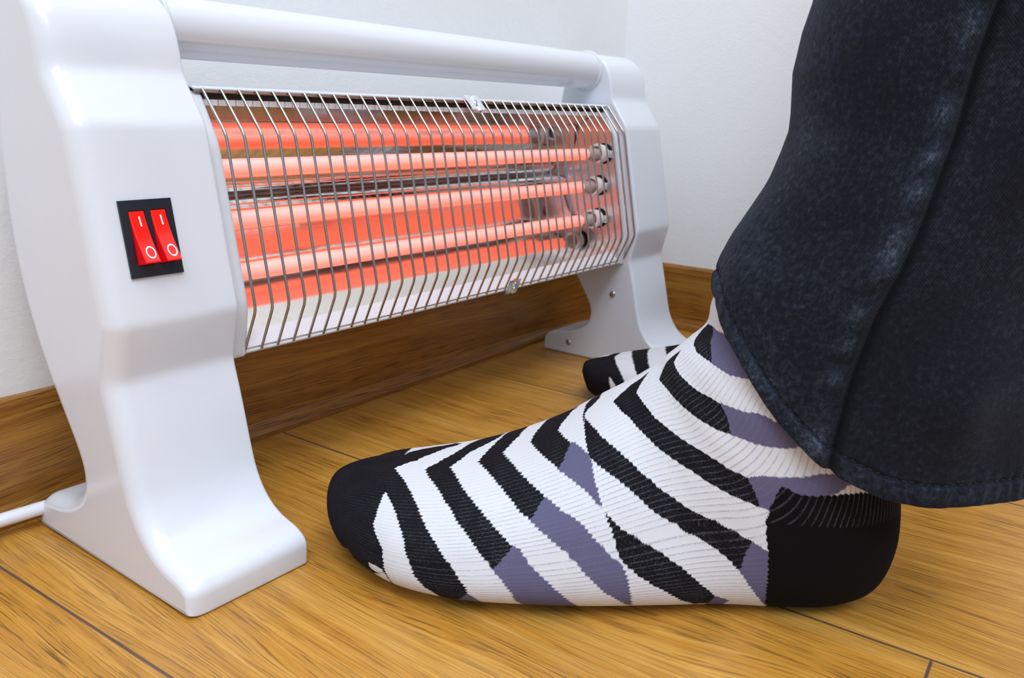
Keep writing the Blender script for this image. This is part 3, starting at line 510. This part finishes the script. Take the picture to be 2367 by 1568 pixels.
(3,[0.6888,4.8,0.6924,3.2,0.6961,1.6,0.6988,0.0,0.7043,-1.6,0.7088,-3.2,0.7152,-5.2,0.7207,-7.2,0.727,-8.8,0.7325,-10.4,0.737,-12.0,0.7425,-14.0,0.748,-16.0,0.7525,-18.0,0.7561,-20.0,0.7607,-22.4,0.7643,-24.4,0.768,-26.8,0.7716,-29.2,0.7753,-32.0,0.7807,-34.8,0.7862,-38.0,0.7907,-41.6,0.7962,-46.0,0.798,-50.4,0.7998,-56.8,0.8007,-66.0,0.7989,-82.2,0.798,-88.8,0.7953,-88.8,0.7971,-88.8,0.7934,-88.7,0.7907,-88.6,0.7871,-88.5,0.7834,-87.9,0.7789,-87.4,0.7743,-87.2,0.7698,-87.2,0.7652,-87.4,0.7607,-87.8,0.7561,-87.7,0.7516,-87.6,0.747,-86.6,0.7425,-84.1,0.7379,-82.0,0.7334,-80.1,0.7288,-78.6,0.7234,-77.5,0.7188,-76.8,0.7134,-76.2,0.7088,-71.2,0.7043,-66.8,0.6997,-64.0,0.6943,-62.4,0.6888,-61.6,0.6824,-61.2,0.677,-61.2,0.6706,-62.0,0.6652,-60.4,0.6606,-58.8,0.6542,-59.2,0.6488,-59.2,0.6424,-60.4,0.636,-62.8,0.6315,-61.2,0.626,-61.6,0.6215,-60.8,0.616,-61.6,0.6106,-62.8,0.6051,-65.2,0.6005,-67.7,0.596,-69.1,0.5914,-68.6,0.5869,-68.5,0.5823,-68.6,0.5778,-68.9,0.5732,-69.2,0.5687,-69.6,0.5641,-70.2,0.5605,-69.1,0.556,-68.0,0.5514,-67.0,0.5478,-65.9,0.5441,-65.2,0.5396,-64.2,0.545,-47.2,0.5496,-40.0,0.5541,-34.8,0.5578,-31.2,0.5614,-28.0,0.5651,-25.2,0.5687,-22.4,0.5723,-20.0,0.576,-18.0,0.5796,-16.0,0.5833,-14.0,0.5869,-12.4,0.5905,-10.8,0.5942,-8.8,0.5987,-7.2,0.6024,-5.6,0.6078,-4.0,0.6133,-2.8,0.6187,-1.2,0.626,-0.4,0.6342,0.4,0.6415,1.6,0.6506,2.4,0.6597,3.2,0.6688,4.0,0.6788,4.4])]
PAT_R=[
(0,[0.0,137.6,0.0,70.8,0.0237,65.1,0.0428,57.5,0.0619,60.6,0.0883,58.9,0.1056,60.0,0.121,67.6,0.1347,71.2,0.1501,60.8,0.1656,53.2,0.1765,50.8,0.1865,48.4,0.2002,45.9,0.212,44.0,0.2202,44.4,0.2284,44.8,0.2411,48.0,0.2402,60.0,0.2348,71.6,0.2302,88.4,0.2284,104.0,0.2284,118.4,0.2311,130.0,0.2311,145.6,0.2238,145.2,0.2166,145.2,0.2093,145.2,0.2038,136.8,0.2011,124.0,0.2002,108.0,0.1993,90.8,0.2056,58.8,0.1929,52.4,0.1783,60.0,0.1692,75.6,0.1601,86.0,0.1629,109.6,0.1674,128.0,0.1738,144.0,0.1802,159.2,0.1847,168.8,0.1765,174.4,0.1674,180.0,0.1592,173.2,0.1538,160.4,0.1474,151.6,0.1419,146.8,0.141,158.0,0.1429,172.0,0.1465,180.4,0.1501,195.6,0.1356,202.4,0.1201,212.8,0.1019,240.0,0.0864,242.0,0.0701,241.2,0.05,247.4,0.0309,247.7,0.0045,255.7,0.0,203.6,0.0,170.8]),
(0,[0.2666,56.8,0.2748,50.8,0.2821,49.5,0.2894,48.9,0.2966,48.4,0.303,46.3,0.2975,74.8,0.2939,90.4,0.2912,104.4,0.283,106.0,0.2757,107.6,0.2675,109.6,0.2602,111.6,0.2602,96.4,0.2611,84.4]),
(1,[0.2311,143.2,0.2384,140.0,0.2402,148.8,0.2411,157.6,0.2329,157.2])]
LIM_L=[(0.045,49,62),(0.068,-14,103),(0.091,-25,110),(0.114,-31,113),(0.136,-35,116),(0.159,-37,119),(0.182,-37,122),(0.205,-37,122),(0.227,-38,122),(0.25,-39,122),(0.273,-40,120),(0.296,-42,117),(0.318,-44,114),(0.341,-45,112),(0.364,-47,109),(0.387,-49,107),(0.409,-52,105),(0.432,-54,103),(0.455,-56,102),(0.478,-59,102),(0.5,-61,101),(0.523,-62,101),(0.546,-63,100),(0.569,-64,100),(0.591,-65,99),(0.614,-67,98),(0.637,-68,98),(0.66,-70,98),(0.682,-72,98),(0.705,-74,98),(0.728,-75,98),(0.751,-76,99),(0.773,-76,100),(0.796,-77,101),(0.819,-76,101),(0.842,-75,98),(0.864,-74,98),(0.887,-72,101),(0.91,-71,104),(0.933,-69,104),(0.955,-68,104),(0.978,-67,104)]
LIM_R=[(0.0,82,250),(0.023,76,239),(0.045,68,246),(0.068,64,244),(0.091,61,242),(0.114,59,239),(0.136,57,236),(0.159,55,234),(0.182,54,232),(0.205,52,231),(0.227,51,230),(0.25,51,230),(0.273,51,230),(0.296,52,232),(0.318,53,234),(0.341,55,236),(0.364,57,239),(0.387,60,242),(0.409,63,243),(0.432,66,245),(0.455,70,246),(0.478,72,247),(0.5,74,248),(0.523,76,248),(0.546,77,248),(0.569,77,249),(0.591,78,250),(0.614,78,251),(0.637,79,252),(0.66,79,252),(0.682,79,253),(0.705,79,253),(0.728,78,253),(0.751,78,253),(0.773,77,252),(0.796,76,251),(0.819,75,250),(0.842,74,249),(0.864,74,248),(0.887,72,247),(0.91,70,246),(0.933,70,245),(0.955,68,244),(0.978,68,243)]
SECT=[[0.27975,0.02863,0.27633,0.01565,0.00367,0.00345,-0.01,0.0,2.0],[0.27783,0.03693,0.27295,0.00887,0.01863,0.01493,-0.01,0.001,2.0],[0.26877,0.04126,0.26382,0.00365,0.03053,0.02642,-0.008,0.003,2.3],[0.25284,0.04515,0.24997,0.00104,0.04096,0.03791,-0.005,0.006,2.6],[0.23276,0.04845,0.23054,0.0,0.05132,0.0448,-0.002,0.008,2.8],[0.20687,0.05416,0.20241,0.0,0.05659,0.0471,0.0,0.01,3.0],[0.18151,0.06355,0.17151,0.0,0.05721,0.04365,0.0,0.012,3.0],[0.16016,0.07575,0.13855,0.0,0.05392,0.03906,0.0,0.011,3.0],[0.14366,0.08803,0.10651,0.0,0.04673,0.03676,0.0,0.009,3.0],[0.13132,0.09755,0.07756,0.0,0.03831,0.03676,0.0,0.006,3.0],[0.12309,0.1044,0.04939,0.0,0.0366,0.03791,0.0,0.004,2.8],[0.11721,0.11006,0.02442,0.00156,0.03715,0.03791,0.0,0.002,2.4],[0.11312,0.11512,0.00737,0.01043,0.03694,0.03676,0.0,0.001,2.2],[0.10827,0.12034,1e-05,0.0292,0.03692,0.03676,0.0,0.0,2.0],[0.1029,0.12553,0.00114,0.05424,0.03679,0.03791,0.0,0.0,2.0],[0.09631,0.13254,0.00829,0.08136,0.0379,0.03906,0.0,0.0,2.0],[0.09315,0.14694,0.01395,0.10952,0.03904,0.04021,0.0,0.0,2.0],[0.0745,0.172,0.0125,0.146,0.0345,0.0355,0.0,0.0,2.0],[0.06,0.2163,0.0,0.198,0.036,0.037,0.0,0.0,2.0]]
FOOT=[0.21743, -0.24019, 0.50154]

def catmull(tab, tt):
    t = tt*(len(tab)-1-1e-9); i = t.astype(int); u = (t-i)[:, None]
    p = np.vstack([2*tab[0]-tab[1], tab, 2*tab[-1]-tab[-2]]); p0, p1, p2, p3 = p[i], p[i+1], p[i+2], p[i+3]
    return .5*((2*p1)+(-p0+p2)*u+(2*p0-5*p1+4*p2-p3)*u*u+(-p0+3*p1-3*p2+p3)*u**3)
def foot_surface(tt, th):
    s = catmull(np.array(SECT), tt); Fu, Fz, Bu, Bz, al, am, wc, sh, nb = [s[:, i:i+1] for i in range(9)]
    al = np.maximum(al, .0005); am = np.maximum(am, .0005); ct, st = np.cos(th)[None], np.sin(th)[None]
    n = np.where(st < 0, np.maximum(nb, 2), 2.15)
    w = np.sign(ct)*np.abs(ct)**(2/n); v = np.sign(st)*np.abs(st)**(2/n); vv = (v+1)/2
    w = np.where(w > 0, w*al, w*am)+wc-sh*(vv**1.3)*1.6
    return np.stack([Bu+(Fu-Bu)*vv, w+0*v, Bz+(Fz-Bz)*vv], -1)
def inpoly(px, py, poly):
    c_ = np.zeros(px.shape, bool); n = len(poly); 
    x0, x1, y0, y1 = poly[:, 0].min(), poly[:, 0].max(), poly[:, 1].min(), poly[:, 1].max()
    m = (px >= x0) & (px <= x1) & (py >= y0) & (py <= y1)
    X = px[m]; Y = py[m]; c2 = np.zeros(X.shape, bool); j = n-1
    for i in range(n):
        xi, yi = poly[i]; xj, yj = poly[j]
        if yi != yj:
            k = ((yi > Y) != (yj > Y)) & (X < (xj-xi)*(Y-yi)/(yj-yi)+xi); c2 ^= k
        j = i
    c_[m] = c2; return c_
COLS = np.array([(.0060, .0052, .0078), (.115, .108, .195), (.66, .675, .715), (.0030, .0027, .0036)])
def sock_material():
    a = N('knitted_cotton'); at = a.n('Attribute', attribute_name='knit_colour'); uv = a.n('UVMap'); uv.uv_map = 'knit'
    s = a.n('SeparateXYZ'); a.l(uv.outputs[0], s.inputs[0]); U, V = s.outputs[0], s.outputs[1]
    fr = at.outputs['Alpha']                         # how far the ribs are stretched open
    rib = a.math('SINE', a.math('MULTIPLY', V, 2*math.pi/.00170)); ribn = a.math('MULTIPLY_ADD', rib, .5, .5)
    st = a.math('MULTIPLY_ADD', a.math('SINE', a.math('ADD', a.math('MULTIPLY', U, 2*math.pi/.0011), a.math('MULTIPLY', V, 2*math.pi/.0033))), .5, .5)
    uvv = a.n('CombineXYZ'); a.l(U, uvv.inputs[0]); a.l(V, uvv.inputs[1])
    fz = a.noise(uvv.outputs[0], 2600, 3, .7); pt = a.noise(uvv.outputs[0], 90, 3, .6)
    line = a.ramp(ribn, [(.0, (1, 1, 1)), (.07, (.7, .7, .7)), (.20, (0, 0, 0))])
    fz2 = a.noise(a.map(uvv.outputs[0], (.30, 1, 1)), 2600, 3, .7)
    brk = a.ramp(a.math('ADD', a.math('MULTIPLY', fz2, .7), a.math('MULTIPLY', pt, .5)), [(.48, (.1, .1, .1)), (.68, (1, 1, 1))])
    amt = a.math('MULTIPLY', a.math('MULTIPLY', line, a.math('MULTIPLY_ADD', fr, .8, .2)), brk)
    bw = a.n('RGBToBW'); a.l(at.outputs['Color'], bw.inputs[0]); light = a.math('GREATER_THAN', bw.outputs[0], .3)
    mid = a.math('GREATER_THAN', bw.outputs[0], .03); knit = a.math('GREATER_THAN', bw.outputs[0], .0045)
    show = a.mix(light, (.16, .18, .22, 1), (.16, .16, .24, 1)); k = a.math('MULTIPLY_ADD', light, .22, .30)
    col = a.mix(a.math('MULTIPLY', amt, k), at.outputs['Color'], show)
    spk = a.ramp(fz2, [(.54, (0, 0, 0)), (.70, (1, 1, 1))])
    patch = a.ramp(pt, [(.35, (.25, .25, .25)), (.65, (1, 1, 1))])
    dark = a.math('MULTIPLY', a.math('SUBTRACT', 1.0, light), knit)
    col = a.mix(a.math('MULTIPLY', a.math('MULTIPLY', spk, dark), a.math('MULTIPLY', patch, a.math('MULTIPLY_ADD', fr, .30, .10))), col, (.20, .22, .27, 1))
    a.l(col, a.b.inputs['Base Color']); a.b.inputs['Roughness'].default_value = .95
    a.b.inputs['Specular IOR Level'].default_value = .15
    hgt = a.math("ADD", a.math("MULTIPLY", ribn, a.math('MULTIPLY_ADD', fr, .9, .1)), a.math('ADD', a.math('MULTIPLY', st, .25), a.math('MULTIPLY', fz, .5)))
    a.bump(hgt, .00011, .4); return a.m
M_SOCK = sock_material()
def make_sock(parent, pats, lims, origin, yaw, mir, zs, ws, NT, NK, back):
    # rows evenly spaced along the foot
    t0 = np.linspace(0, 1, 400); g = foot_surface(t0, np.linspace(-math.pi, math.pi, 24)); d = np.linalg.norm(np.diff(g, axis=0), axis=-1).max(1)
    s = np.concatenate([[0], np.cumsum(np.maximum(d, 1e-5))]); tt = np.interp(np.linspace(0, s[-1], NT), s, t0)
    sl = np.linspace(0, s[-1], NT)
    th = np.linspace(-math.pi, math.pi, NK, endpoint=False); G = foot_surface(tt, th)
    # toes: shallow furrows between them
    w = G[..., 1]; tz = np.clip((G[..., 0]-.235)/.03, 0, 1)*np.clip((.2775-G[..., 0])/.010, 0, 1)
    fur = .5-.5*np.cos(2*math.pi*(w+.046)/.0165); fur = np.abs(fur)**.6
    top = np.clip((G[..., 2]-.012)/.01, -1, 1)
    G[..., 2] += (fur-1)*.0016*tz*np.where(top > 0, top, 0)
    # soft wrinkles at the ankle bend and along the instep
    TT, TH = np.meshgrid(tt, th, indexing='ij')
    thd0 = np.degrees(TH); thd0 = np.where(thd0 > 180, thd0-360, thd0)
    cen = G.mean(1, keepdims=True); out = (G-cen); ln = np.linalg.norm(out, axis=-1, keepdims=True)+1e-6
    wr = .0006*np.sin(TT*58+np.sin(TH*2)*1.6)*np.exp(-((thd0-40)/45)**2)*np.exp(-((TT-.63)/.10)**2)
    wr = wr+.0010*np.sin(thd0*.16+TT*30)*np.exp(-((thd0-5)/28)**2)*np.exp(-((TT-.76)/.06)**2)*.5
    wr = wr-.0022*np.exp(-((TT-.128-.0004*(thd0+35))/.010)**2)*np.exp(-((thd0+42)/22)**2)
    G = G+out/ln*wr[..., None]
    G[..., 2] *= zs; G[..., 1] *= ws
    G[..., 2] = np.maximum(G[..., 2], .0004)
    dv = np.array([-math.sin(yaw), math.cos(yaw)]); lv = np.array([-math.cos(yaw), -math.sin(yaw)])
    P = np.empty_like(G); P[..., 0] = G[..., 0]*dv[0]+mir*G[..., 1]*lv[0]; P[..., 1] = G[..., 0]*dv[1]+mir*G[..., 1]*lv[1]; P[..., 2] = G[..., 2]
    # colours knitted into the sock
    lo = np.interp(tt, [a_[0] for a_ in lims], [a_[1] for a_ in lims])[:, None]; hi = np.interp(tt, [a_[0] for a_ in lims], [a_[2] for a_ in lims])[:, None]
    rng = np.random.default_rng(3)
    wl = (TH+math.pi)*.036/.00170; wi = np.floor(wl).astype(int); saw = np.abs((wl-wi)*2-1)*2-1
    jit = rng.uniform(-1, 1, (600, 90)); j1 = jit[np.clip(wi, 0, 599), np.clip((TT*89).astype(int), 0, 89)]
    TJ = TT+saw*.0011+j1*.0005
    thd = np.degrees(TH) % 360
    if mir > 0: thd = np.where(thd > 270-(270-90-0)*0, thd-360, thd)
    if mir > 0: thd = np.where(thd > (hi+lo)/2+180, thd-360, thd)
    eff = np.where(thd > hi, 2*hi-thd, np.where(thd < lo, lo+1.5, thd)) if mir > 0 else np.where(thd > hi, hi-1.5, np.where(thd < lo, 2*lo-thd, thd))
    if mir > 0: eff = np.where(eff < lo, lo+1.5, eff)
    idx = np.full(TT.shape, 2)
    for c_, flat in pats:
        poly = np.array(flat, float).reshape(-1, 2)
        if c_ == 1:
            for sh in (-.0014, .0014): idx[inpoly(TJ+sh, eff, poly)] = c_
        idx[inpoly(TJ, eff, poly)] = c_
    if mir < 0:                     # the rest of the far sock repeats the near sock's stripes
        l2 = np.interp(tt, [a_[0] for a_ in LIM_L], [a_[1] for a_ in LIM_L])[:, None]; h2 = np.interp(tt, [a_[0] for a_ in LIM_L], [a_[2] for a_ in LIM_L])[:, None]
        t2 = (180-thd) % 360; t2 = np.where(t2 > 180, t2-360, t2); e2 = np.where(t2 < -90-0*t2, -180-t2, t2); e2 = np.where(t2 > 90, 180-t2, e2); e2 = np.clip(e2, l2+1.5, h2-1.5)
        id2 = np.full(TT.shape, 2)
        for c_, flat in PAT_L: id2[inpoly(TJ, e2, np.array(flat, float).reshape(-1, 2))] = c_
        idx = np.where((TT > .315), id2, idx)
    idx[TT < .047] = 0
    idx[(G[..., 0] < .055) & (G[..., 2] < .045)] = 3
    if mir < 0: idx[(TT > .05) & (TT < .09) & (idx == 2)] = 0
    col = np.ones(TT.shape+(4,), np.float32); col[..., :3] = COLS[idx]
    # rib visibility: stretched low on the side and at the ankle, plain over the toes and smooth heel
    fr = np.clip((75-np.abs(eff if mir > 0 else eff-180+0))/45, 0, 1)*np.clip((TT-.12)/.2, 0, 1); fr = np.maximum(fr, np.clip((TT-.5)/.12, 0, 1)*np.clip((100-np.abs(eff))/30, 0, 1)); fr = np.minimum(fr, 1)
    
    zz = G[..., 2]; heelz = (idx == 3) & (zz < .054)
    fr = np.where(heelz, -.25, fr)
    col[..., 3] = fr
    vs = P.reshape(-1, 3); n0 = NT*NK
    i = np.arange(NT-1)[:, None]*NK; k = np.arange(NK)[None]; k2 = (k+1) % NK
    quads = np.stack([i+k, i+k2, i+NK+k2, i+NK+k], -1).reshape(-1, 4)
    if mir < 0: quads = quads[:, ::-1]
    me = bpy.data.meshes.new('sock'); me.vertices.add(n0); me.vertices.foreach_set('co', vs.ravel().astype(np.float32))
    me.loops.add(len(quads)*4); me.loops.foreach_set('vertex_index', quads.ravel().astype(np.int32))
    me.polygons.add(len(quads)); me.polygons.foreach_set('loop_start', np.arange(len(quads), dtype=np.int32)*4)
    me.polygons.foreach_set('use_smooth', np.ones(len(quads), bool)); me.update(calc_edges=True)
    at = me.attributes.new('knit_colour', 'FLOAT_COLOR', 'POINT'); at.data.foreach_set('color', col.ravel())
    uvl = me.uv_layers.new(name='knit'); Uc = np.repeat(sl[:, None], NK, 1); Vc = np.repeat((th[None]+math.pi)*.036, NT, 0); full = 2*math.pi*.036
    Uq = Uc.ravel()[quads]; Vq = Vc.ravel()[quads]; wrap = (Vq.max(1)-Vq.min(1)) > full/2; Vq = np.where(wrap[:, None] & (Vq < full/2), Vq+full, Vq)
    uvl.data.foreach_set('uv', np.stack([Uq, Vq], -1).ravel().astype(np.float32))
    me.materials.append(M_SOCK); me.validate()
    o = bpy.data.objects.new('sock', me); C.objects.link(o); o.parent = parent
    o.location = (origin[0]-parent.location[0], origin[1]-parent.location[1], 0)
    return o
PER = empty('person', (FOOT[0], FOOT[1], 0))
tag(PER, 'person in dark jeans and black, white and lavender striped socks, feet flat beside heater', 'person')
sk = make_sock(PER, PAT_L, LIM_L, FOOT[:2], FOOT[2], 1, 1, 1, 1050, 820, None); sk['label'] = 'near striped sock with black toe and heel'
RF = (.5326, -.2025, .5723, .8149, .9228)
sk2 = make_sock(PER, PAT_R, LIM_R, RF[:2], RF[2], -1, RF[3], RF[4], 520, 400, None); sk2['label'] = 'far striped sock, only its toe end showing'

# denim
def denim():
    a = N('faded_dark_denim'); at = a.n('Attribute', attribute_name='fade_shade'); uv = a.n('UVMap'); uv.uv_map = 'cloth'
    v = uv.outputs[0]; mp = a.map(v, (1, 1, 1)); n1 = a.noise(v, 26, 4, .6); n2 = a.noise(v, 420, 4, .7); n3 = a.noise(a.map(v, (1, .35, 1)), 900, 3, .7)
    s = a.n('SeparateXYZ'); a.l(v, s.inputs[0])
    tw = a.math('SINE', a.math('ADD', a.math('MULTIPLY', s.outputs[0], 5200.0), a.math('MULTIPLY', s.outputs[1], 5200.0)))
    g = a.math('ADD', a.math('ADD', a.math('MULTIPLY', n1, .26), a.math('MULTIPLY', n2, .44)), a.math('MULTIPLY', n3, .30))
    g = a.math('ADD', g, a.math('MULTIPLY', at.outputs['Fac'], .22))
    col = a.ramp(g, [(.40, (.0022, .0028, .0055)), (.50, (.0050, .0068, .0125)), (.60, (.016, .022, .036)), (.74, (.07, .095, .135))])
    a.l(col, a.b.inputs['Base Color']); a.b.inputs['Roughness'].default_value = .9; a.b.inputs['Specular IOR Level'].default_value = .2
    a.b.inputs['Sheen Weight'].default_value = .1; a.b.inputs['Sheen Roughness'].default_value = .5; a.b.inputs['Sheen Tint'].default_value = (.5, .6, .8, 1)
    a.bump(a.math('ADD', a.math('MULTIPLY', n2, 1.0), a.math('MULTIPLY', tw, .15)), .0006, .5); return a.m
M_JN = denim(); M_TH = simple('navy_thread', (.006, .007, .012), .8)
HT = np.array([(.0956, .0000, .1495), (.0947, .0109, .1470), (.0938, .0175, .1408), (.0906, .0247, .1332), (.0870, .0287, .1284), (.0813, .0340, .1194), (.0755, .0368, .1112), (.0689, .0393, .1030), (.0621, .0404, .0963),
      (.0558, .0427, .0910), (.0495, .0446, .0860), (.0390, .0468, .0813), (.0243, .0475, .0752), (.0060, .0475, .0730), (-.0110, .0450, .0745), (-.0330, .0380, .0760), (-.0530, .0210, .0790), (-.0610, -.0040, .0830),
      (-.0530, -.0260, .0860), (-.0300, -.0400, .0880), (.0000, -.0460, .0900), (.0300, -.0470, .0980), (.0550, -.0430, .1080), (.0740, -.0380, .1190), (.0870, -.0290, .1320), (.0930, -.0150, .1440)])
HUC, HA, HB_ = .0135, .0812, .0480
HP = np.unwrap(np.arctan2(HT[:, 1]/HB_, (HT[:, 0]-HUC)/HA)); 
def hem_at(ph):
    p = np.concatenate([HP-2*math.pi, HP, HP+2*math.pi]); q = np.mod(ph, 2*math.pi)
    r = [np.interp(q, p, np.tile(HT[:, k], 3)) for k in range(3)]
    w_ = [.22, .56, .22]; d_ = .06
    r = [sum(wk*np.interp(q+dk, p, np.tile(HT[:, k], 3)) for wk, dk in zip(w_, (-d_, 0, d_))) for k in range(3)]
    return r
FZ = [.135, .150, .1616, .168, .1805, .191, .2014, .2104, .2192, .2263, .2431, .2594, .2714, .33, .40, .55]; FU = [.0945, .0930, .0880, .0838, .0800, .0777, .0750, .0722, .0700, .0700, .0712, .0692, .0664, .063, .058, .045]
def leg_point(ph, s):
    c_, sn = np.cos(ph), np.sin(ph)
    hu, hw, hz = hem_at(ph)
    z = hz+(.52-hz)*s
    top = np.clip((z-.12)/.4, 0, 1)
    ucs = HUC-.06*top; front = np.interp(z, FZ, FU); A2 = np.where(c_ > 0, front-ucs, .078+.004*top)
    B2 = .0480+.006*np.sin(np.clip((z-.08)/.25, 0, 1)*math.pi*.5)
    b = np.clip((z-hz)/.055, 0, 1); b = b*b*(3-2*b)
    u = (ucs+A2*c_)*b+(1-b)*hu; w = B2*sn*b+(1-b)*hw
    u = np.where((c_ > .9) & (b < 1), np.minimum(u, .0965), u)
    # folds
    f = .0026*np.sin(ph*3+z*26+1.0)*np.clip(s*6, 0, 1)*np.clip(sn-.1, 0, 1)
    f = f+.0016*np.sin(ph*5-z*60)*np.clip(s*6, 0, 1)*np.clip(1.1-c_*1.1, 0, 1)
    f = f-.0060*np.exp(-((z-.150-(.02)*(ph-1.6))/.016)**2)*np.exp(-((ph-2.05)/.30)**2)
    f = f+.0040*np.exp(-((z-.115)/.02)**2)*np.exp(-((ph-1.72)/.16)**2)
    # seam groove with a rolled edge on its front side
    sm = 1.166+.09*np.clip((z-.088)/.1, 0, 1)+.015*np.clip((z-.19)/.07, 0, 2)
    dsm = (ph-sm)*.06
    f = f-.0036*np.exp(-(dsm/.0014)**2)+.0014*np.exp(-((dsm+.0042)/.0032)**2)*(1+.35*np.sin(z*420))+.0004*np.exp(-((dsm-.004)/.003)**2)
    # hem band: thicker cloth under the stitch line
    dz = (z-hz); f = f+.0009*(1/(1+np.exp(np.minimum((dz-.0085)/.0006, 60))))-.0009*np.exp(-((dz-.0092)/.0009)**2)
    f = f+.0005*np.sin(ph*70+2*np.sin(ph*9))*np.exp(-((dz-.007)/.006)**2)
    nl = np.sqrt((c_/np.maximum(A2, .01))**2+(sn/np.maximum(B2, .01))**2); nu = c_/np.maximum(A2, .01)/nl; nw = sn/np.maximum(B2, .01)/nl
    fade_shade = .55*np.exp(-((dsm+.0055)/.0040)**2)*(.55+.45*np.sin(z*330+np.sin(z*90)*2))+.30*np.exp(-((dz-.006)/.005)**2)-.55*np.exp(-(dsm/.0016)**2)-.25*np.exp(-((dz-.0093)/.0008)**2)  # worn fade beside seam and hem, plus groove shade darkened into the colour
    fade_shade = fade_shade+.25*np.exp(-((ph-.25)/.30)**2)-.12*np.clip((ph-1.25)/.5, 0, 1)  # lighter towards the front, darker past the seam
    return u+nu*f, w+nw*f, z, dz, fade_shade
def make_leg(parent, origin, yaw, mir, label, NP=520, NSZ=560):
    ph = np.linspace(0, 2*math.pi, NP, endpoint=False); ss = np.linspace(0, 1, NSZ)**1.35
    PH, SS = np.meshgrid(ph, ss); u, w, z, dz, fade_shade = leg_point(PH, SS)
    rows = [(u, w, z)]; 
    # fold the hem inside
    inn = []
    for q in range(1, 8):
        cu, cw = u[0].mean(), w[0].mean(); k = .0016; h = [(.25, -.0006), (.7, -.0007), (1.0, 0), (1.1, .002), (1.1, .003), (1.3, .004), (1.6, .005)][q-1]
        du, dw = cu-u[0], cw-w[0]; ln = np.hypot(du, dw); inn.append((u[0]+du/ln*k*h[0], w[0]+dw/ln*k*h[0], z[0]+h[1]))
    U = np.vstack([np.array([r[0] for r in inn[::-1]]), u]); Wd = np.vstack([np.array([r[1] for r in inn[::-1]]), w]); Z = np.vstack([np.array([r[2] for r in inn[::-1]]), z])
    fd = np.vstack([np.repeat(fade_shade[:1], 7, 0), fade_shade]); nr = U.shape[0]
    dv = (-math.sin(yaw), math.cos(yaw)); lv = (-math.cos(yaw), -math.sin(yaw))
    P = np.stack([U*dv[0]+mir*Wd*lv[0], U*dv[1]+mir*Wd*lv[1], Z], -1)
    i = np.arange(nr-1)[:, None]*NP; k = np.arange(NP)[None]; k2 = (k+1) % NP
    quads = np.stack([i+k, i+k2, i+NP+k2, i+NP+k], -1).reshape(-1, 4)
    if mir < 0: quads = quads[:, ::-1]
    me = bpy.data.meshes.new('trouser_leg'); me.vertices.add(nr*NP); me.vertices.foreach_set('co', P.ravel().astype(np.float32))
    me.loops.add(len(quads)*4); me.loops.foreach_set('vertex_index', quads.ravel().astype(np.int32))
    me.polygons.add(len(quads)); me.polygons.foreach_set('loop_start', np.arange(len(quads), dtype=np.int32)*4); me.polygons.foreach_set('use_smooth', np.ones(len(quads), bool)); me.update(calc_edges=True)
    at = me.attributes.new('fade_shade', 'FLOAT', 'POINT'); at.data.foreach_set('value', fd.ravel().astype(np.float32))
    uvl = me.uv_layers.new(name='cloth'); Vc = Z; Uc = np.repeat((ph*.07)[None], nr, 0); full = 2*math.pi*.07
    Uq = Uc.ravel()[quads]; Vq = Vc.ravel()[quads]; wrap = (Uq.max(1)-Uq.min(1)) > full/2; Uq = np.where(wrap[:, None] & (Uq < full/2), Uq+full, Uq)
    uvl.data.foreach_set('uv', np.stack([Uq, Vq], -1).ravel().astype(np.float32)); me.materials.append(M_JN); me.validate()
    o = bpy.data.objects.new('trouser_leg', me); C.objects.link(o); o.parent = parent; o.location = (origin[0]-parent.location[0], origin[1]-parent.location[1], 0); o['label'] = label
    # hem stitching
    vs = []; fs = []; st = 150
    for q in range(st):
        a0 = 2*math.pi*q/st; a1 = a0+2*math.pi/st*.62; pts = []
        for a_ in np.linspace(a0, a1, 4):
            hz = float(hem_at(np.array([a_]))[2][0])
            s_ = .0092/(.52-hz); uu, ww, zz, _, _ = leg_point(np.array([a_]), np.array([s_])); n_ = np.array([math.cos(a_), math.sin(a_)*1.5]); n_ /= np.linalg.norm(n_)
            uu = uu[0]+n_[0]*.0001; ww = ww[0]+n_[1]*.0001; pts.append(Vector((uu*dv[0]+mir*ww*lv[0], uu*dv[1]+mir*ww*lv[1], zz[0])))
        b0 = len(vs); tdir = (pts[-1]-pts[0]).normalized(); a1v = tdir.cross(Vector((0, 0, 1))).normalized(); a2v = tdir.cross(a1v)
        for m_, p in enumerate(pts):
            rr = .00042 if 0 < m_ < 3 else .0002
            for k in range(6): t_ = k*math.pi/3; vs.append(p+(a1v*math.cos(t_)+a2v*math.sin(t_))*rr)
        for m_ in range(3):
            for k in range(6): fs.append((b0+m_*6+k, b0+m_*6+(k+1) % 6, b0+m_*6+6+(k+1) % 6, b0+m_*6+6+k))
    h_ = mesh('hem_stitching', vs, fs, M_TH, o)
    return o
make_leg(PER, FOOT[:2], FOOT[2], 1, 'near faded navy denim trouser leg')
make_leg(PER, RF[:2], RF[2], -1, 'far navy denim trouser leg behind the near one', 200, 160)
bpy.context.view_layer.update()
